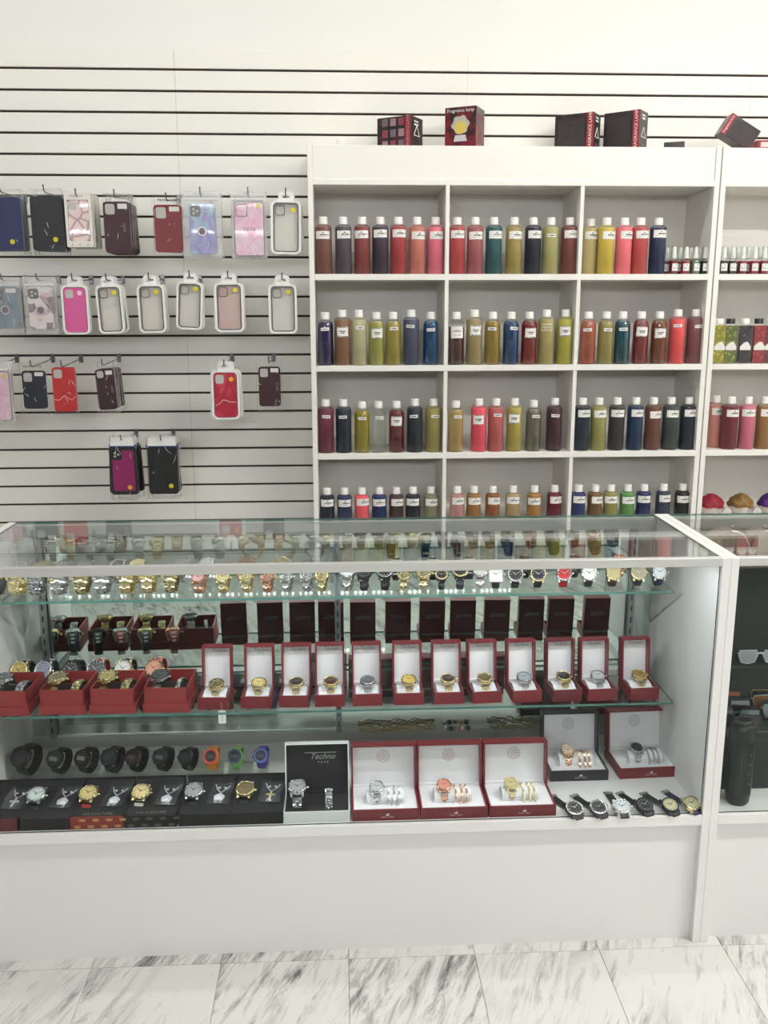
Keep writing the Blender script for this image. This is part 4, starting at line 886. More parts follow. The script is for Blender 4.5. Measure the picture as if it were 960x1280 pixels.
for i, (px, m, bz, dl, nm) in enumerate(mid):
    watch('%s bracelet watch in the middle of the upper glass shelf' % nm, at(px, 732, 2.145, US), 34, -12, m, bz, dl, m, scale=.86 if i != 7 else 1.05)
m2 = [(456, 'black', 'black', (28, 28, 30), 'black', 'all-black bracelet', 1.0), (482, 'black', 'ices', (30, 30, 32), 'black', 'black watch with a sparkling bezel, bracelet', 1.05), (505, 'gold', 'iceg', 'iceg', 'gold', 'little gold flower-bezel bracelet', .85), (530, 'gold', 'iceg', 'iceg', 'gold', 'round iced gold bracelet', .95), (552, 'black', 'gold', (30, 28, 26), 'black', 'small black and gold bracelet', .8), (575, 'gun', 'gold', (40, 38, 34), 'gun', 'dark gunmetal and gold bracelet', 1.0), (600, 'silver', 'ices', (190, 186, 180), 'silver', 'silver chronograph bracelet', 1.0)]
for px, m, bz, dl, bd, nm, sc in m2:
    watch('%s watch among the middle of the upper glass shelf' % nm, at(px, 730, 2.145, US), 36, -8, m, bz, dl, bd, scale=sc, marks='light')
right = [(619, 'silver', 'silver', (228, 226, 220), (30, 30, 32), 'square', 'white square-dialled watch on black strap', 'dark'), (643, 'silver', 'silver', (24, 26, 30), (28, 28, 30), 'round', 'black-dialled silver watch on black strap', 'light'), (671, 'gold', 'gold', (22, 24, 54), (28, 28, 30), 'round', 'navy-dialled gold watch with gold markers', 'gold'), (703, 'silver', 'ices', (178, 30, 36), (160, 30, 36), 'round', 'red-dialled silver watch on red strap', 'light'), (734, 'silver', 'silver', (224, 222, 218), (34, 32, 32), 'round', 'white-dialled silver watch on black strap', 'dark'), (764, 'gold', 'iceg', (178, 160, 118), (44, 36, 32), 'round', 'champagne-dialled gold watch on brown strap', 'gold'), (795, 'gold', 'gold', (150, 142, 116), (30, 30, 34), 'round', 'olive-dialled pale gold watch on black strap', 'light'), (821, 'silver', 'ices', (214, 218, 222), (40, 46, 60), 'round', 'pale silver-dialled watch at the right end', 'dark')]
for px, m, bz, dl, sp, kd, nm, mk_ in right:
    watch('%s on the upper glass shelf' % nm, at(px, 722, 2.150, US), 64, -6, m, bz, dl, m, sp, kd, mk_, windows=True)
back = [(495, 'silver', (26, 26, 28), (28, 28, 30), 'square', 'black square smart-style watch, leftmost of three behind'), (541, 'gold', (26, 26, 28), (28, 28, 30), 'square', 'black square smart-style watch, middle of three behind'), (586, 'silver', (26, 26, 28), (26, 30, 60), 'square', 'black square smart-style watch, rightmost of three behind'), (655, 'black', (30, 28, 28), (36, 30, 30), 'round', 'all-black watch behind the navy-dialled gold one'), (716, 'gun', (40, 42, 46), (28, 28, 30), 'round', 'dark grey watch behind the red-dialled one'), (772, 'rose', (90, 44, 36), (180, 84, 50), 'round', 'rose gold watch on orange strap behind the champagne one')]
for px, m, dl, sp, kd, nm in back:
    watch('%s on the upper glass shelf' % nm, at(px, 716, 2.232, US), 66, -4, m, m, dl, m, sp, kd, 'light', windows=True)
back2 = [(34, 'silver', 'ices'), (58, 'gold', 'iceg'), (84, 'silver', 'ices'), (112, 'silver', 'ices'), (152, 'silver', 'silver'), (176, 'gold', 'gold'), (232, 'silver', 'ices'), (262, 'silver', 'silver'), (306, 'rose', 'icer'), (350, 'gold', 'gold'), (390, 'silver', 'ices')]
for i, (px, m, bz) in enumerate(back2):
    watch('%s watch in the back row of the upper glass shelf, %s from left' % ({'silver': 'silver bracelet', 'gold': 'gold bracelet', 'rose': 'rose gold bracelet'}[m], (ORD+['tenth', 'eleventh'])[i]), at(px, 720, 2.238, US), 30, -20 if i < 8 else 70, m, bz, (24, 26, 30) if i == 4 else bz, m, scale=1.0, stand=False, marks='light')
# --- lower glass shelf: strap watches behind the red trays
LS = LO_Z+.0002
ls = [(31, 'gold', 'gold', (206, 178, 104), (26, 26, 28), 'gold-dialled watch on black strap'), (61, 'silver', 'silver', (128, 130, 150), (26, 30, 58), 'violet-grey dialled watch on navy strap'), (95, 'black', 'black', (34, 34, 36), (26, 26, 28), 'all-black strap watch'), (126, 'silver', 'ices', (70, 66, 74), (160, 28, 34), 'silver watch with dark dial on red strap'), (160, 'gold', 'iceg', (224, 222, 216), (26, 26, 28), 'white-dialled gold watch on black strap'), (198, 'rose', 'icer', (208, 150, 120), (160, 28, 34), 'rose gold watch on red strap')]
for i, (px, m, bz, dl, sp, nm) in enumerate(ls):
    watch('%s standing behind the open red trays' % nm, at(px, 828, 2.235, LS), 52, -14, m, bz, dl, m, sp, 'round', 'dark' if i in (0, 4, 5) else 'light', scale=1.22, windows=True)
# --- deck: chunky sport watches in front of the mirror
DK = DECK+.0002
tr = thing('acrylic_riser', 'clear acrylic riser under the row of sport watches', 'display riser', (onY(170, 965, 2.16).x, 2.155, DK))
pane(-.32, .34, -.055, .05, .012, .016).build('riser_top', [SHELL, SHELL], tr); pane(-.32, .34, -.055, -.051, 0, .012).build('riser_front', [SHELL, SHELL], tr); pane(-.32, .34, .046, .05, 0, .012).build('riser_back', [SHELL, SHELL], tr)
sp_ = [(37, (26, 26, 28), (60, 62, 64), (30, 30, 32), 'large black', 1.3), (77, (28, 28, 30), (150, 152, 140), (36, 36, 36), 'black digital, grey-screened', 1.1), (111, (28, 28, 30), (150, 152, 140), (30, 30, 30), 'black digital, thin-rimmed', 1.08), (144, (26, 26, 28), (60, 80, 78), (40, 46, 46), 'black digital, teal-screened', 1.1), (174, (26, 24, 24), (70, 34, 34), (50, 30, 30), 'black with red-brown face', 1.06), (207, (24, 26, 28), (90, 110, 106), (40, 44, 44), 'black digital, green-tinted screen', 1.02), (238, (26, 26, 28), (70, 72, 74), (30, 30, 32), 'plain black', .98), (267, (226, 140, 60), (90, 92, 84), (214, 84, 74), 'orange and coral', .98), (297, (124, 176, 92), (60, 74, 84), (52, 66, 104), 'green with blue bezel', .95), (329, (78, 64, 150), (70, 80, 110), (96, 116, 180), 'purple with blue bezel', .95)]
for px, b_, l_, a_, nm, sc in sp_:
    watch('%s sport watch in the row on the counter deck' % nm, at(px, 945, 2.165, DK+.0162), 55, -24 if px < 250 else -10, sport=(b_, l_, a_), scale=sc, stand=False, group='sport watches on the deck')
# --- deck: six strap watches laid at the right front
def lay_path():
    return [(.020+.0035, .012), (.026, .008), (.034, .0045), (.048, .0030), (.066, .0026), (.086, .0024)]
LAY = ribbon(lay_path(), lambda u: .0185-.003*u, .0026).mesh('strap', BLK)
LAY2 = ribbon([(-.015, .0075), (-.019, .0048), (-.022, .0026), (-.025, .0016)], lambda u: .0185, .0026).mesh('strap', BLK)
BUCK = MB().frame(rrect(.020, .011, .002, 2), rrect(.015, .007, .001, 2), -.001, .001, M=Matrix.Rotation(R(-90), 4, 'X')).mesh('buckle', SILVER)
lays = [(717.5, 1008, 'gun', 'silver', (30, 30, 32), (26, 26, 28), 22, 'grey-ringed black-dialled, nearest the red boxes,'), (747.5, 1007, 'gun', 'silver', (34, 34, 36), (26, 26, 28), 24, 'grey-ringed black-dialled, second from the red boxes,'), (777, 1006, 'silver', 'silver', (206, 210, 216), (24, 24, 26), 4, 'plain white-dialled'), (805, 1004, 'gun', 'black', (36, 36, 40), (24, 24, 26), 22, 'black speckled'), (837, 1004, 'gun', 'gun', (196, 188, 150), (26, 26, 28), 24, 'dark-rimmed cream-dialled'), (864, 1002, 'gold', 'iceg', (196, 188, 150), (34, 34, 70), 22, 'gold and cream navy-strapped')]
for px, py, cm_, bz, dl, sp, rz, nm in lays:
    p = onZ(px, py+5, DECK+.012)
    t = thing('wrist_watch', '%s watch lying on the deck, right front' % nm, 'watch', (p.x, p.y, DK), (0, 0, R(rz)), group='strap watches laid on the deck'); t.scale = (1.16, 1.0, 1.1)
    c = put('watch_case', w_case, t, (0, 0, .0145), (R(24), 0, 0), [MET[cm_]]); put('bezel', w_bez, c, mats=[MET[bz]]); put('dial', w_dial, c, mats=[dialm(dl)]); put('hour_markers', w_mark, c, mats=[SILVER if sum(dl) < 300 else BLK]); put('hands', w_hand, c, mats=[SILVER if sum(dl) < 300 else BLK]); put('crown', w_crown, c, mats=[MET[cm_]])
    put('strap', LAY, t, mats=[strapm(sp)]); put('strap', LAY2, t, mats=[strapm(sp)]); put('buckle', BUCK, t, (0, .088, .0028))
# ------------------------------------------------------------------ watch boxes
leather = {'red': mat('box_leather_red', (114, 25, 35), .38, noise=.06, nscale=200), 'black': mat('box_leather_black', (30, 26, 34), .4), 'maroon': mat('box_leather_maroon', (96, 22, 34), .36), 'white': mat('box_gloss_white', (222, 224, 224), .3)}
satin = mat('satin_white', (232, 230, 232), .5); satin_grey = mat('satin_band_grey', (206, 202, 200), .4, spec=.7); velvet = mat('velvet_black', (20, 20, 22), .8)
tray_red = mat('tray_card_red', (136, 42, 42), .5, noise=.05, nscale=60)
inkm = mat('logo_dark_ink', (58, 44, 50), .5); silverink = mat('logo_silver_ink', (214, 204, 204), .4)
def logo(parent, x, y, z, size, m, rot=(0, 0, 0), flip=False):
    """slanted script word with a long bar over it and a small word below"""
    g = put('logo_lettering', text_mesh('Techno', size, .45, m=m), parent, (x, y, z), rot)
    me = text_mesh('PAVE', size*.42, .1, m=m, spacing=1.6); put('small_lettering', me, g, (size*.1, 0, -size*.72))
    MB().box(-size*2.2, size*1.75, -.00015, .00015, size*.46, size*.53).build('logo_bar', m, g)
    return g
def emblem(parent, x, y, z, r, m, rot=(0, 0, 0)):
    b = MB()
    for ring, k in ((1.0, 16), (.62, 9), (.24, 4)):
        for i in range(k):
            a = 2*math.pi*i/k; b.prism(circle(r*.10, 6, r*ring*math.cos(a), r*ring*math.sin(a)), -.0002, .0002)
    return b.build('round_emblem', m, parent, (x, y, z), rot)
def sail_mark(parent, x, y, z, m):
    b = MB().prism([(-.005, 0), (.0045, 0), (.0035, .003), (.001, .0068), (-.0005, .0035), (-.0035, .0030)], -.0002, .0002).build('brand_mark', m, parent, (x, y, z))
    put('small_lettering', text_mesh('anne  klein', .0062, 0, m=m, spacing=1.1), b, (0, 0, -.0035))
def open_box(label, loc, rz, w, d, h, lh, ld, out, inner=satin, lid_tilt=6, group='open watch boxes', rim=.0042, lin_h=None):
    """hollow base plus raised hinged lid, both lined; loc = middle of the front bottom edge"""
    t = thing('watch_box', label, 'watch box', loc, (0, 0, R(rz)), group=group); m = leather[out]; k = rim
    b = MB().box(-w/2, w/2, 0, k, 0, h).box(-w/2, w/2, d-k, d, 0, h-.008).box(-w/2, -w/2+k, k, d-k, 0, h).box(w/2-k, w/2, k, d-k, 0, h).box(-w/2+k, w/2-k, k, d-k, 0, .004)
    base = b.build('box_base', m, t)
    MB().box(-w/2+k, w/2-k, k, d-k, .004, lin_h or h-.004).build('lining', inner, base)
    l = MB().box(-w/2, w/2, 0, k*.8, 0, lh).box(-w/2, w/2, -ld, 0, lh-k, lh).box(-w/2, -w/2+k, -ld, 0, 0, lh-k).box(w/2-k, w/2, -ld, 0, 0, lh-k)
    lid = l.build('lid', m, t, (0, d, h), (R(-lid_tilt), 0, 0))
    MB().box(-w/2+k, w/2-k, -.004, 0, 0, lh-k).build('lid_lining', inner, lid)
    MB().box(-w/2+k, w/2-k, d-.010, d-.0002, h-.0079, h+.001).build('hinge_lining', inner, base)
    return t, base, lid
# twelve small red boxes along the lower glass shelf
FX = [(266, 0), (320, 0), (367.5, 0), (412.5, 0), (459.5, 0), (511.5, 0), (561.5, 0), (609, 0), (659, 0), (709, 0), (752.5, 0), (805, 0)]
BW = [('gold', 'iceg', 'iceg', 'pale gold'), ('gold', 'iceg', (206, 186, 120), 'iced gold'), ('gold', 'gold', (46, 46, 40), 'dark-dialled gold'), ('gold', 'gold', (70, 40, 24), 'brown-dialled gold'), ('silver', 'silver', (92, 96, 98), 'grey-dialled silver'), ('gold', 'iceg', (200, 172, 84), 'golden-dialled gold'), ('gold', 'gold', (58, 46, 40), 'bronze-dialled gold'), ('gold', 'gold', (96, 84, 56), 'olive-dialled gold'), ('silver', 'ices', (150, 156, 164), 'silver diver'), ('gold', 'gold', (44, 46, 44), 'black-dialled gold'), ('silver', 'ices', (176, 178, 180), 'iced silver'), ('gold', 'gold', (150, 122, 66), 'bronze gold')]
YB = 2.078
for i, ((px, _), (m, bz, dl, nm)) in enumerate(zip(FX, BW)):
    x = onY(px, 884, YB).x; rz = -3 if i < 3 else 0 if i < 7 else 3
    ox = 'open red box holding the %s watch' % nm
    t, base, lid = open_box('small %s on the lower glass shelf' % ox, (x, YB, LS), rz, .074, .088, .030, .103, .024, 'red' if i != 9 else 'maroon', group='red watch boxes on the lower shelf', lin_h=.019)
    MB().box(-.0325, .0325, -.0046, -.0040, .0720, .0985).build('satin_band', satin_grey, lid)
    logo(lid, .002, -.0049, .0870, .0125, inkm)
    # same word stamped in silver on the outside of the lid
    g = put('logo_lettering', text_mesh('Techno', .0145, .45, m=silverink), lid, (0, .0040, .056), (0, R(180), R(180))); MB().box(-.022, .022, -.00015, .00015, .0055, .0062).build('logo_bar', silverink, g)
    pl = MB()
    pp = [(.050+.026*math.cos(R(a)), .017+.013*math.sin(R(a))) for a in range(0, 181, 20)]
    pl = ribbon(pp, lambda u: .056, .002).build('cushion', satin, base)
    p = t.matrix_basis @ Vector((0.002, .054, .0062))
    w_ = watch('%s bracelet watch sitting in its open red box' % nm, (p.x, p.y, p.z), 16, rz, m, bz, dl, m, half=True, marks='light' if not isinstance(dl, str) and sum(dl) < 330 else 'dark', stand=False, scale=.98, group='boxed bracelet watches')
# white paper tag on the first box
x = onY(277, 886, 2.07).x; tg = thing('price_tag', 'white paper price tag hanging from the first open red box', 'price tag', (x, 2.073, LS-.018))
MB().prism(rrect(.0185, .034, .003, 2), -.0004, .0004).build('tag_card', mat('tag_paper', (236, 236, 234), .6), tg); put('lettering', text_mesh('TECHNO PAVE', .0035, 0, m=ink), tg, (0, -.0006, 0), (0, R(90), 0))
MB().tube([(0, .0, .015), (.001, .0, .024), (-.002, .003, .036)], .0004, 4).build('string', mat('tag_string', (220, 218, 214), .7), tg)
# four larger red trays on the left
def bangle(parent, m, loc, rot, w=.016, n=14, r=.028):
    pts = [(r*math.sin(R(a)), r*.85*math.cos(R(a))) for a in range(-80, 81, 12)]
    return put('bracelet', ribbon(pts, lambda u: w, .003, True).mesh('bracelet', MET[m]), parent, loc, rot)
TR = [(7, 'silver', 'ices', (60, 62, 66), 'silver watch with dark dial'), (78, 'gold', 'iceg', (120, 108, 84), 'iced gold watch with dull dial'), (141, 'gold', 'iceg', (160, 140, 84), 'iced gold watch with golden dial'), (208, 'silver', 'gun', (40, 42, 44), 'black and silver watch')]
for i, (px, m, bz, dl, nm) in enumerate(TR):
    Yt = 2.066; p = onY(px, 893, Yt)
    t = thing('watch_tray', 'open red tray box holding %s and bracelet' % nm, 'watch box', (p.x, Yt, LS), (0, 0, R(-2)), group='red trays on the lower shelf')
    w, d, h = .106, .125, .062; k = .003
    MB().box(-w/2-.003, w/2+.003, 0, d+.004, 0, .022).build('outer_lid', tray_red, t)
    b = MB().box(-w/2, w/2, .004, .004+k, .022, h).box(-w/2, w/2, d-k, d, .022, h).box(-w/2, -w/2+k, .004, d, .022, h).box(w/2-k, w/2, .004, d, .022, h).build('tray_walls', tray_red, t)
    MB().box(-w/2+k, w/2-k, .007, d-k, .022, .030).build('velvet_bed', velvet, t)
    q = t.matrix_basis @ Vector((-.020, .056, .0302))
    wt = watch('%s in its open red tray' % nm, (q.x, q.y, q.z), 10, -14, m, bz, dl, m if i else 'ices', stand=False, half=True, scale=1.16, group='watches in the red trays', marks='light')
    q2 = t.matrix_basis @ Vector((.026, .060, .0280))
    br = thing('bracelet', '%s bracelet beside the %s in its red tray' % ({'gold': 'iced gold', 'silver': 'silver'}[m], nm), 'bracelet', (q2.x, q2.y, q2.z), (0, 0, R(-10)), group='bracelets in the red trays')
    bangle(br, bz if i != 3 else 'ices', (0, 0, .004), (0, 0, 0), .020 if i < 3 else .010, r=.034)
# --- deck front row: boxed watch and pendant sets
crown_ink = mat('crown_gold_ink', (188, 150, 84), .4); crown_dim = mat('crown_dim_ink', (84, 80, 66), .5)
crown_poly = [(-.0065, 0), (.0065, 0), (.0075, .007), (.0035, .004), (0, .008), (-.0035, .004), (-.0075, .007)]
IC = [(-8, 'red', 'pale dial', 'silver', (200, 206, 206), (30, 30, 32)), (55, 'plain', 'pale green dial', 'silver', (196, 208, 202), (26, 40, 36)), (121.5, 'crown_red', 'gold dial and red strap', 'gold', (206, 186, 124), (190, 36, 32)), (188.5, 'crown_dark', 'gold dial and white strap', 'gold', (222, 200, 140), (226, 222, 218)), (256, 'plain2', 'grey dial and black strap', 'silver', (150, 150, 152), (24, 24, 26)), (321.5, 'plain3', 'dark gold dial', 'gold', (110, 90, 52), (28, 26, 40))]
Yi = 1.9235; JEWEL = mat('jewel_silver', (232, 232, 236), .3, metal=.3)
for i, (px, kd, nm, m, dl, sp) in enumerate(IC):
    p = onY(px, 1035, Yi)
    t = thing('gift_set_box', 'black gift box with watch with %s and pendant set' % nm, 'gift box', (p.x, Yi, DK), group='black gift set boxes along the glass')
    w, d, h = .1215, .150, .034; k = .003
    fm = {'red': leather['maroon'], 'crown_red': mat('crown_box_red', (134, 36, 32), .5)}.get(kd, velvet)
    MB().box(-w/2, w/2, 0, k, 0, h-.004).build('front_wall', fm, t)
    MB().box(-w/2, w/2, d-k, d, 0, h+.016).box(-w/2, -w/2+k, k, d-k, 0, h).box(w/2-k, w/2, k, d-k, 0, h).build('side_walls', velvet, t)
    MB().add([(-w/2+k, k, h-.005), (w/2-k, k, h-.005), (w/2-k, d-k, h+.011), (-w/2+k, d-k, h+.011), (-w/2+k, k, .002), (w/2-k, k, .002), (w/2-k, d-k, .002), (-w/2+k, d-k, .002)], [(0, 1, 2, 3), (7, 6, 5, 4), (4, 5, 1, 0), (5, 6, 2, 1), (6, 7, 3, 2), (7, 4, 0, 3)]).build('insert', velvet, t)
    sl_ = math.atan2(.016, d-2*k)
    if kd in ('crown_red', 'crown_dark'):
        put('lettering', text_mesh('ICE CULTURE', .0115, 0, m=mat('dim_silver_ink', (120, 118, 112), .4)), t, (0, .0125, h-.0030), (sl_-R(90)+R(0), 0, 0))
        for r_ in range(2):
            for c_ in range(4):
                MB().prism(crown_poly, -.0008, 0).build('printed_crown', crown_ink if kd == 'crown_red' else crown_dim, t, (-.045+c_*.031+(.012 if r_ else 0), 0, .003+r_*.0165))
    z0 = h+.002
    q = t.matrix_basis @ Vector((-.030, .070, h-.026))
    watch('watch with %s in its black gift box' % nm, (q.x, q.y, q.z), 20, -8, m, 'iceg' if m == 'gold' else 'ices', dl, m, sp, stand=False, half=True, scale=1.16, marks='dark', group='watches in the black gift boxes')
    # jewellery card in a glossy bag
    jx = t.matrix_basis @ Vector((.029, .074, h+.0038))
    j = thing('pendant_set', 'bagged pendant necklace and stud earrings beside watch with %s' % nm, 'necklace', (jx.x, jx.y, jx.z), (sl_, 0, R(-6)), group='bagged pendant sets')
    MB().box(-.025, .025, -.038, .040, 0, .0012).build('card', mat('jewel_card', (34, 36, 44), .6), j)
    for sx in (-1, 1): MB().lathe([(.0030, .0012), (.0034, .0025), (.0016, .0042)], 8).build('earring', JEWEL, j, (sx*.0075, .022, 0))
    pts = [(-.018, .034, .002), (-.012, .018, .0024), (0, .002, .003), (.012, .018, .0024), (.018, .034, .002)]
    ch = MB()
    for a, b_ in zip(pts, pts[1:]):
        for s_ in range(6):
            f = s_/6; c_ = [a[q_]*(1-f)+b_[q_]*f for q_ in range(3)]; ch.lathe([(.0006, -.001), (.0017, 0), (.0006, .001)], 6, M=TZ(c_))
    ch.build('chain', JEWEL, j)
    if i in (0, 5): pd = MB().box(-.0022, .0022, -.030, .002, .0015, .004).box(-.011, .011, -.012, -.0076, .0015, .004)
    else: pd = MB().prism([(-.010, -.026), (.010, -.026), (.013, -.012), (.004, -.002), (-.004, -.002), (-.013, -.012)], -.004, -.0015, M=Matrix.Rotation(R(-90), 4, 'X') @ Matrix.Identity(4))
    pd.build('pendant', mat('jewel_gold', (226, 206, 150), .3, metal=.3) if i == 5 else JEWEL, j)
    bag = MB(); rng = random.Random(i); N = 7
    vs = [(-.027+.054*a/(N-1), -.040+.082*b_/(N-1), .0052+.0095*math.sin(math.pi*a/(N-1))*math.sin(math.pi*b_/(N-1))+rng.uniform(-.0006, .0006)) for b_ in range(N) for a in range(N)]
    bag.add(vs, [(b_*N+a, b_*N+a+1, (b_+1)*N+a+1, (b_+1)*N+a) for b_ in range(N-1) for a in range(N-1)], 0, True).build('bag', thin_glass('glossy_bag', (252, 252, 254), 1.5, .03, .2), j)
# white display box with black velvet
x = onY(396, 1022, Yi).x
t, base, lid = open_box('white open box lined in black with silver watch and bracelet', (x, Yi, DK), 0, .1555, .100, .028, .120, .016, 'white', velvet, 10, 'large open watch boxes', .003)
logo(lid, .012, -.0046, .084, .020, mat('logo_grey_ink', (150, 150, 150), .4))
q = (x-.046, Yi+.050, DK+.004)
watch('iced silver watch in the white box lined with black', q, 16, 0, 'silver', 'ices', (150, 152, 152), 'ices', stand=False, scale=1.15, group='watches in the large boxes', marks='dark')
br = thing('bracelet', 'silver link bracelet in the white box lined with black', 'bracelet', (x+.028, Yi+.050, DK+.026), (R(28), 0, 0), group='bracelets in the large boxes'); bangle(br, 'ices', (0, 0, .004), (0, 0, 0), .017)
# large boxes with round emblem: three in front, two behind
cush = lambda base, w, d, h: ribbon([(.5*d-.010+.019*math.cos(R(a)), h+.004+.0165*math.sin(R(a))) for a in range(-30, 211, 20)], lambda u: w, .003).build('cushion', satin, base)
def set_box(label, px, py, Y, w, out, m, bz, dl, wname, rz=0, lid_t=8, d=.124, h=.028, lh=.106, group='large open watch boxes', emb=None, z=DK):
    p = onY(px, py, Y); t, base, lid = open_box(label, (p.x, Y, z), rz, w, d, h, lh, .030, out, satin, lid_t, group)
    emblem(lid, .0, -.0046, .070, .0145, emb or mat('emblem_red_ink', (132, 30, 44), .5)); sail_mark(t, .004, -.0005, .013, silverink)
    cush(base, .088, d, h)
    def W(v): return t.matrix_basis @ Vector(v)
    q = W((-.020, d*.5-.004, h-.020))
    watch('%s on the cushion of its open box' % wname, tuple(q), 20, rz, m, bz, dl, m, stand=False, scale=.92, group='watches in the large boxes', marks='dark')
    for j, dx in enumerate((.008, .022, .034)):
        q = W((dx, d*.5-.010, h-.001)); br = thing('bracelet', 'thin %s bracelet %s from the %s' % ({'gold': 'gold', 'rose': 'rose gold', 'silver': 'silver'}[m], ['first', 'second', 'third'][j], wname), 'bracelet', tuple(q), (R(20), 0, R(rz)), group='thin bracelets in the large boxes')
        bangle(br, m, (0, 0, 0), (0, 0, 0), .005, r=.028)
set_box('red open box with silver watch set, leftmost of three along the glass', 482.5, 1021, Yi, .1595, 'red', 'silver', 'ices', (176, 178, 182), 'silver bracelet watch')
set_box('red open box with rose gold watch set, middle of three along the glass', 568, 1020, Yi, .1595, 'red', 'rose', 'icer', (206, 130, 110), 'rose gold bracelet watch')
set_box('red open box with gold watch set, rightmost of three along the glass', 653.5, 1018, Yi, .1595, 'red', 'gold', 'gold', (190, 176, 132), 'gold bracelet watch')
set_box('black open box with pink and gold set behind the red ones', 724, 976, 2.082, .150, 'black', 'rose', 'gold', (214, 190, 170), 'slim pink gold watch', emb=mat('emblem_dark_ink', (44, 40, 62), .5))
set_box('red open box with black-dialled silver set at the back right', 812, 971, 2.088, .158, 'red', 'silver', 'silver', (30, 30, 34), 'black-dialled silver watch', rz=2, emb=mat('emblem_brown_ink', (62, 40, 38), .5))
# chains lying on the door track
for i, (xa, xb, cn) in enumerate([(448, 545, 'gold'), (612, 668, 'pale gold')]):
    a = onY(xa, 902, 2.318).x; b_ = onY(xb, 902, 2.318).x; cn_ = thing('chain_necklace', '%s chain necklace lying on the rear track, %s' % (cn, ['left of the loose silver piece', 'right of the loose silver piece'][i]), 'necklace', ((a+b_)/2, 2.318, DECK+.0325), group='chains on the rear track')
    L = (b_-a)/2
    for k in range(5):
        pts = [(-L+2*L*s_/24, .006*math.sin(s_*.9+k*1.7), .003+.0035*k+.0025*math.sin(s_*1.3+k)) for s_ in range(25)]
        MB().tube(pts, .0016, 5).build('chain_strand', mat('chain_gold_%d' % i, (150, 128, 78) if i == 0 else (140, 126, 90), .35, metal=.8, noise=.4, nscale=500), cn_)
tp = onY(572, 900, 2.318)
t = thing('loose_bracelet', 'loose silver and bronze jewel piece between the two chains', 'bracelet', (tp.x, 2.318, DECK+.0325))
for k in range(5): MB().lathe([(.004, 0), (.0075, .004), (.0068, .011), (.002, .014)], 10).build('jewel_bead', [SILVER, STEELD, ICES, ROSE, STEELD][k], t, (-.034+k*.016, 0, 0))
# ------------------------------------------------------------------ contents of the second counter
darkp = mat('dark_felt', (34, 42, 38), .7); C2X = .8697
bk = thing('backdrop_panel', 'dark green felt backdrop panel standing inside the second counter', 'backdrop', (1.50, 2.285, DK))
MB().bbox(-.59, .59, 0, .010, 0, .565, .001).build('panel_board', darkp, bk)
sh = thing('display_plinth', 'black display plinth carrying sunglasses in the second counter', 'display plinth', (1.50, 2.02, DK))
MB().bbox(-.585, .585, 0, .25, 0, .145, .002).build('plinth_body', mat('plinth_black', (30, 36, 34), .6), sh); MB().bbox(-.588, .588, -.004, .254, .1452, .157, .001).build('plinth_top', mat('plinth_top_green', (40, 50, 46), .5), sh)
def lensm(c): return mat(hexname('lens', c), c, .08, coat=1.0)
lens_me = MB().prism([(-.026, .004), (-.018, -.016), (.0, -.021), (.018, -.017), (.026, .002), (.024, .016), (-.022, .017)], -.001, .001)
def sunglasses(x, y, z, rz, c, label, fc=(30, 30, 32), tilt=0):
    t = thing('sunglasses', label, 'sunglasses', (x, y, z), (0, 0, R(rz)), group='sunglasses in the second counter')
    fm = mat(hexname('frame', fc), fc, .3, metal=.4)
    poly = [(-.026, .004), (-.018, -.016), (.0, -.021), (.018, -.017), (.026, .002), (.024, .016), (-.022, .017)]
    for s in (-1, 1):
        MB().prism([(a*s, b_) for a, b_ in (poly if s > 0 else poly[::-1])], -.0008, .0008).build('lens', lensm(c), t, (s*.033, 0, .0235))
        MB().tube([(a*s+s*.033, 0, b_+.0235) for a, b_ in poly], .0018, 5, closed=True).build('rim', fm, t)
        MB().tube([(s*.060, 0, .032), (s*.0615, .006, .031), (s*.050, .011+.004*(s > 0), .029), (-s*.020, .012+.004*(s > 0), .026), (-s*.046, .011+.004*(s > 0), .018)], .0019, 5).build('temple', fm, t)
    MB().tube([(-.010, 0, .030), (0, -.001, .033), (.010, 0, .030)], .0017, 5).build('bridge', fm, t)
cols = [((40, 44, 48), 'smoke-lensed'), ((150, 92, 56), 'amber-lensed'), ((70, 76, 84), 'grey-lensed'), ((150, 156, 160), 'mirror-lensed'), ((46, 40, 44), 'plum-lensed'), ((96, 112, 116), 'blue-grey lensed')]
k = 0
for r_ in range(6):
    for c_ in range(2):
        c, nm = cols[(k*5+r_) % 6]
        sunglasses(.972+c_*.150+(.012 if r_ % 2 else 0), 2.030+r_*.028, DK+.1575, -5+4*((k*3) % 4)-3, c, '%s sunglasses on the plinth, %s row from the glass, %s' % (nm, ORD[r_], ['left', 'right'][c_]), [(30, 30, 32), (150, 152, 156), (40, 40, 44), (120, 96, 60)][k % 4]); k += 1
# sunglasses on tiers above
ti = thing('display_step', 'dark stepped riser behind the plinth in the second counter', 'display riser', (1.50, 2.215, DK+.158))
MB().bbox(-.58, .58, .002, .052, 0, .085, .001).build('step_body', darkp, ti)
for c_ in range(3):
    c, nm = cols[(c_*2+1) % 6]; sunglasses(.98+c_*.14, 2.235, DK+.2435, 4-6*c_, c, '%s sunglasses on the top step in the second counter, %s from left' % (nm, ORD[c_]), (176, 176, 178))
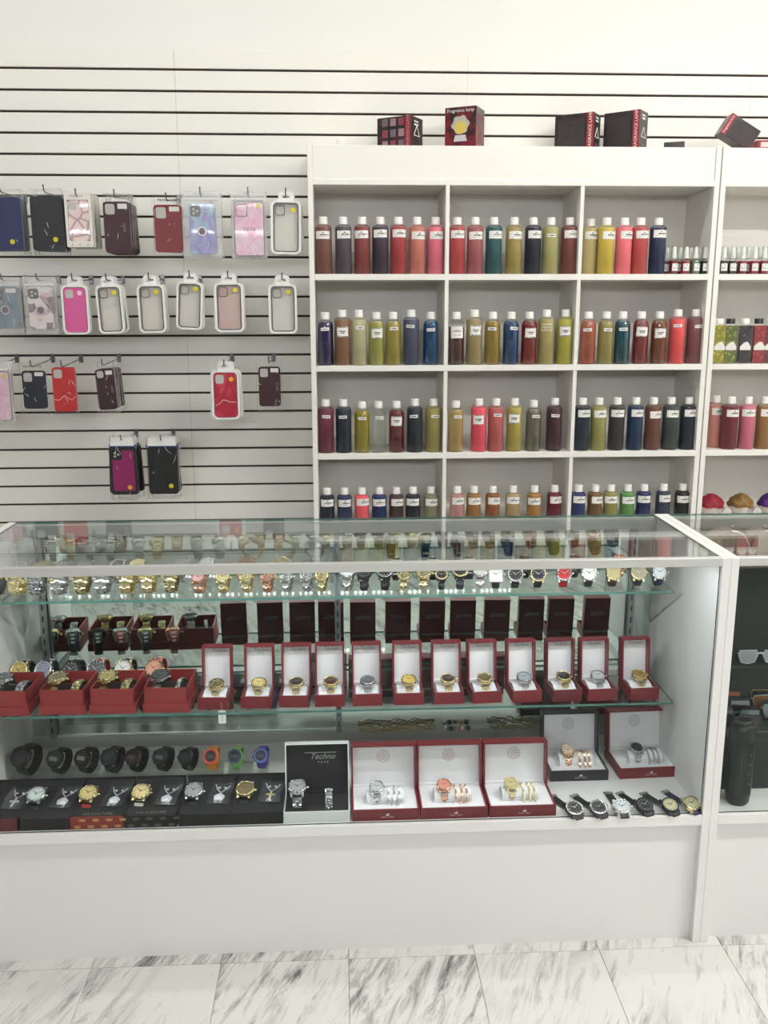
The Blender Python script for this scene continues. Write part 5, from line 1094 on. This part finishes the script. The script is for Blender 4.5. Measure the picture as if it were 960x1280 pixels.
# black bottle-shaped speaker
sp = onZ(925, 1008, DECK); t = thing('portable_speaker', 'tall black ribbed portable speaker standing behind the second counter glass', 'speaker', (onY(921, 1000, 1.965).x, 1.965, DK)); t.scale = (.88, .88, 1.04)
prof = [(.026, 0), (.031, .006), (.034, .030), (.035, .120), (.033, .182), (.029, .196), (.026, .198)]
MB().lathe(prof, 24).build('body', mat('speaker_black', (26, 34, 32), .35, noise=.2, nscale=120), t)
for i in range(7): MB().box(-.0012, .0012, -.0362, -.033, .03, .16).build('rib', mat('speaker_rib', (40, 50, 48), .4), t, (0, 0, 0), (0, 0, R(-50+i*14)))
MB().lathe([(.023, .198), (.023, .206), (.018, .208)], 18).build('top_cap', BLK, t)
for i in range(4): MB().lathe([(.0022, 0), (.0022, .0012)], 8, M=Matrix.Rotation(R(90), 4, 'X')).build('button', mat('speaker_button', (120, 126, 120), .4), t, (.012, -.0335, .060+i*.024))
# domed brown purses under the top glass, on a clear tray
tr = thing('acrylic_tray', 'clear acrylic tray under the brown purses in the second counter', 'display riser', (1.45, 2.235, .885))
pane(-.556, .556, -.09, .045, 0, .005).build('tray_plate', [SHELL, SHELL], tr)
for s in (-1, 1): MB().box(s*.552-.003, s*.552+.003, -.085, .04, -.27, 0).build('tray_leg', SHELL, tr)
brown = mat('purse_brown', (128, 104, 92), .45, noise=.15, nscale=90)
for i, (px, wd) in enumerate([(908, .105), (949, .070), (988, .085)]):
    x = onY(px, 676, 2.245).x; t = thing('domed_purse', 'brown domed purse with chrome edge under the top glass, %s from left' % ORD[i], 'purse', (x, 2.245, .8905), group='brown purses in the second counter')
    dome = [(-wd/2, 0), (wd/2, 0)]+[(wd/2*math.cos(R(a)), .074*math.sin(R(a))**.8) for a in range(15, 166, 15)]+[]
    MB().prism(dome, -.03, .03, smooth=False).build('purse_body', brown, t)
    MB().tube([(wd/2*math.cos(R(a)), -.030, max(.002, .074*math.sin(R(a))**.8)) for a in range(0, 91, 10)], .0028, 6).build('chrome_edge', SILVER, t)
    MB().lathe([(.003, 0), (.006, .004), (.004, .010)], 10).build('clasp', SILVER, t, (.012, 0, .0745))
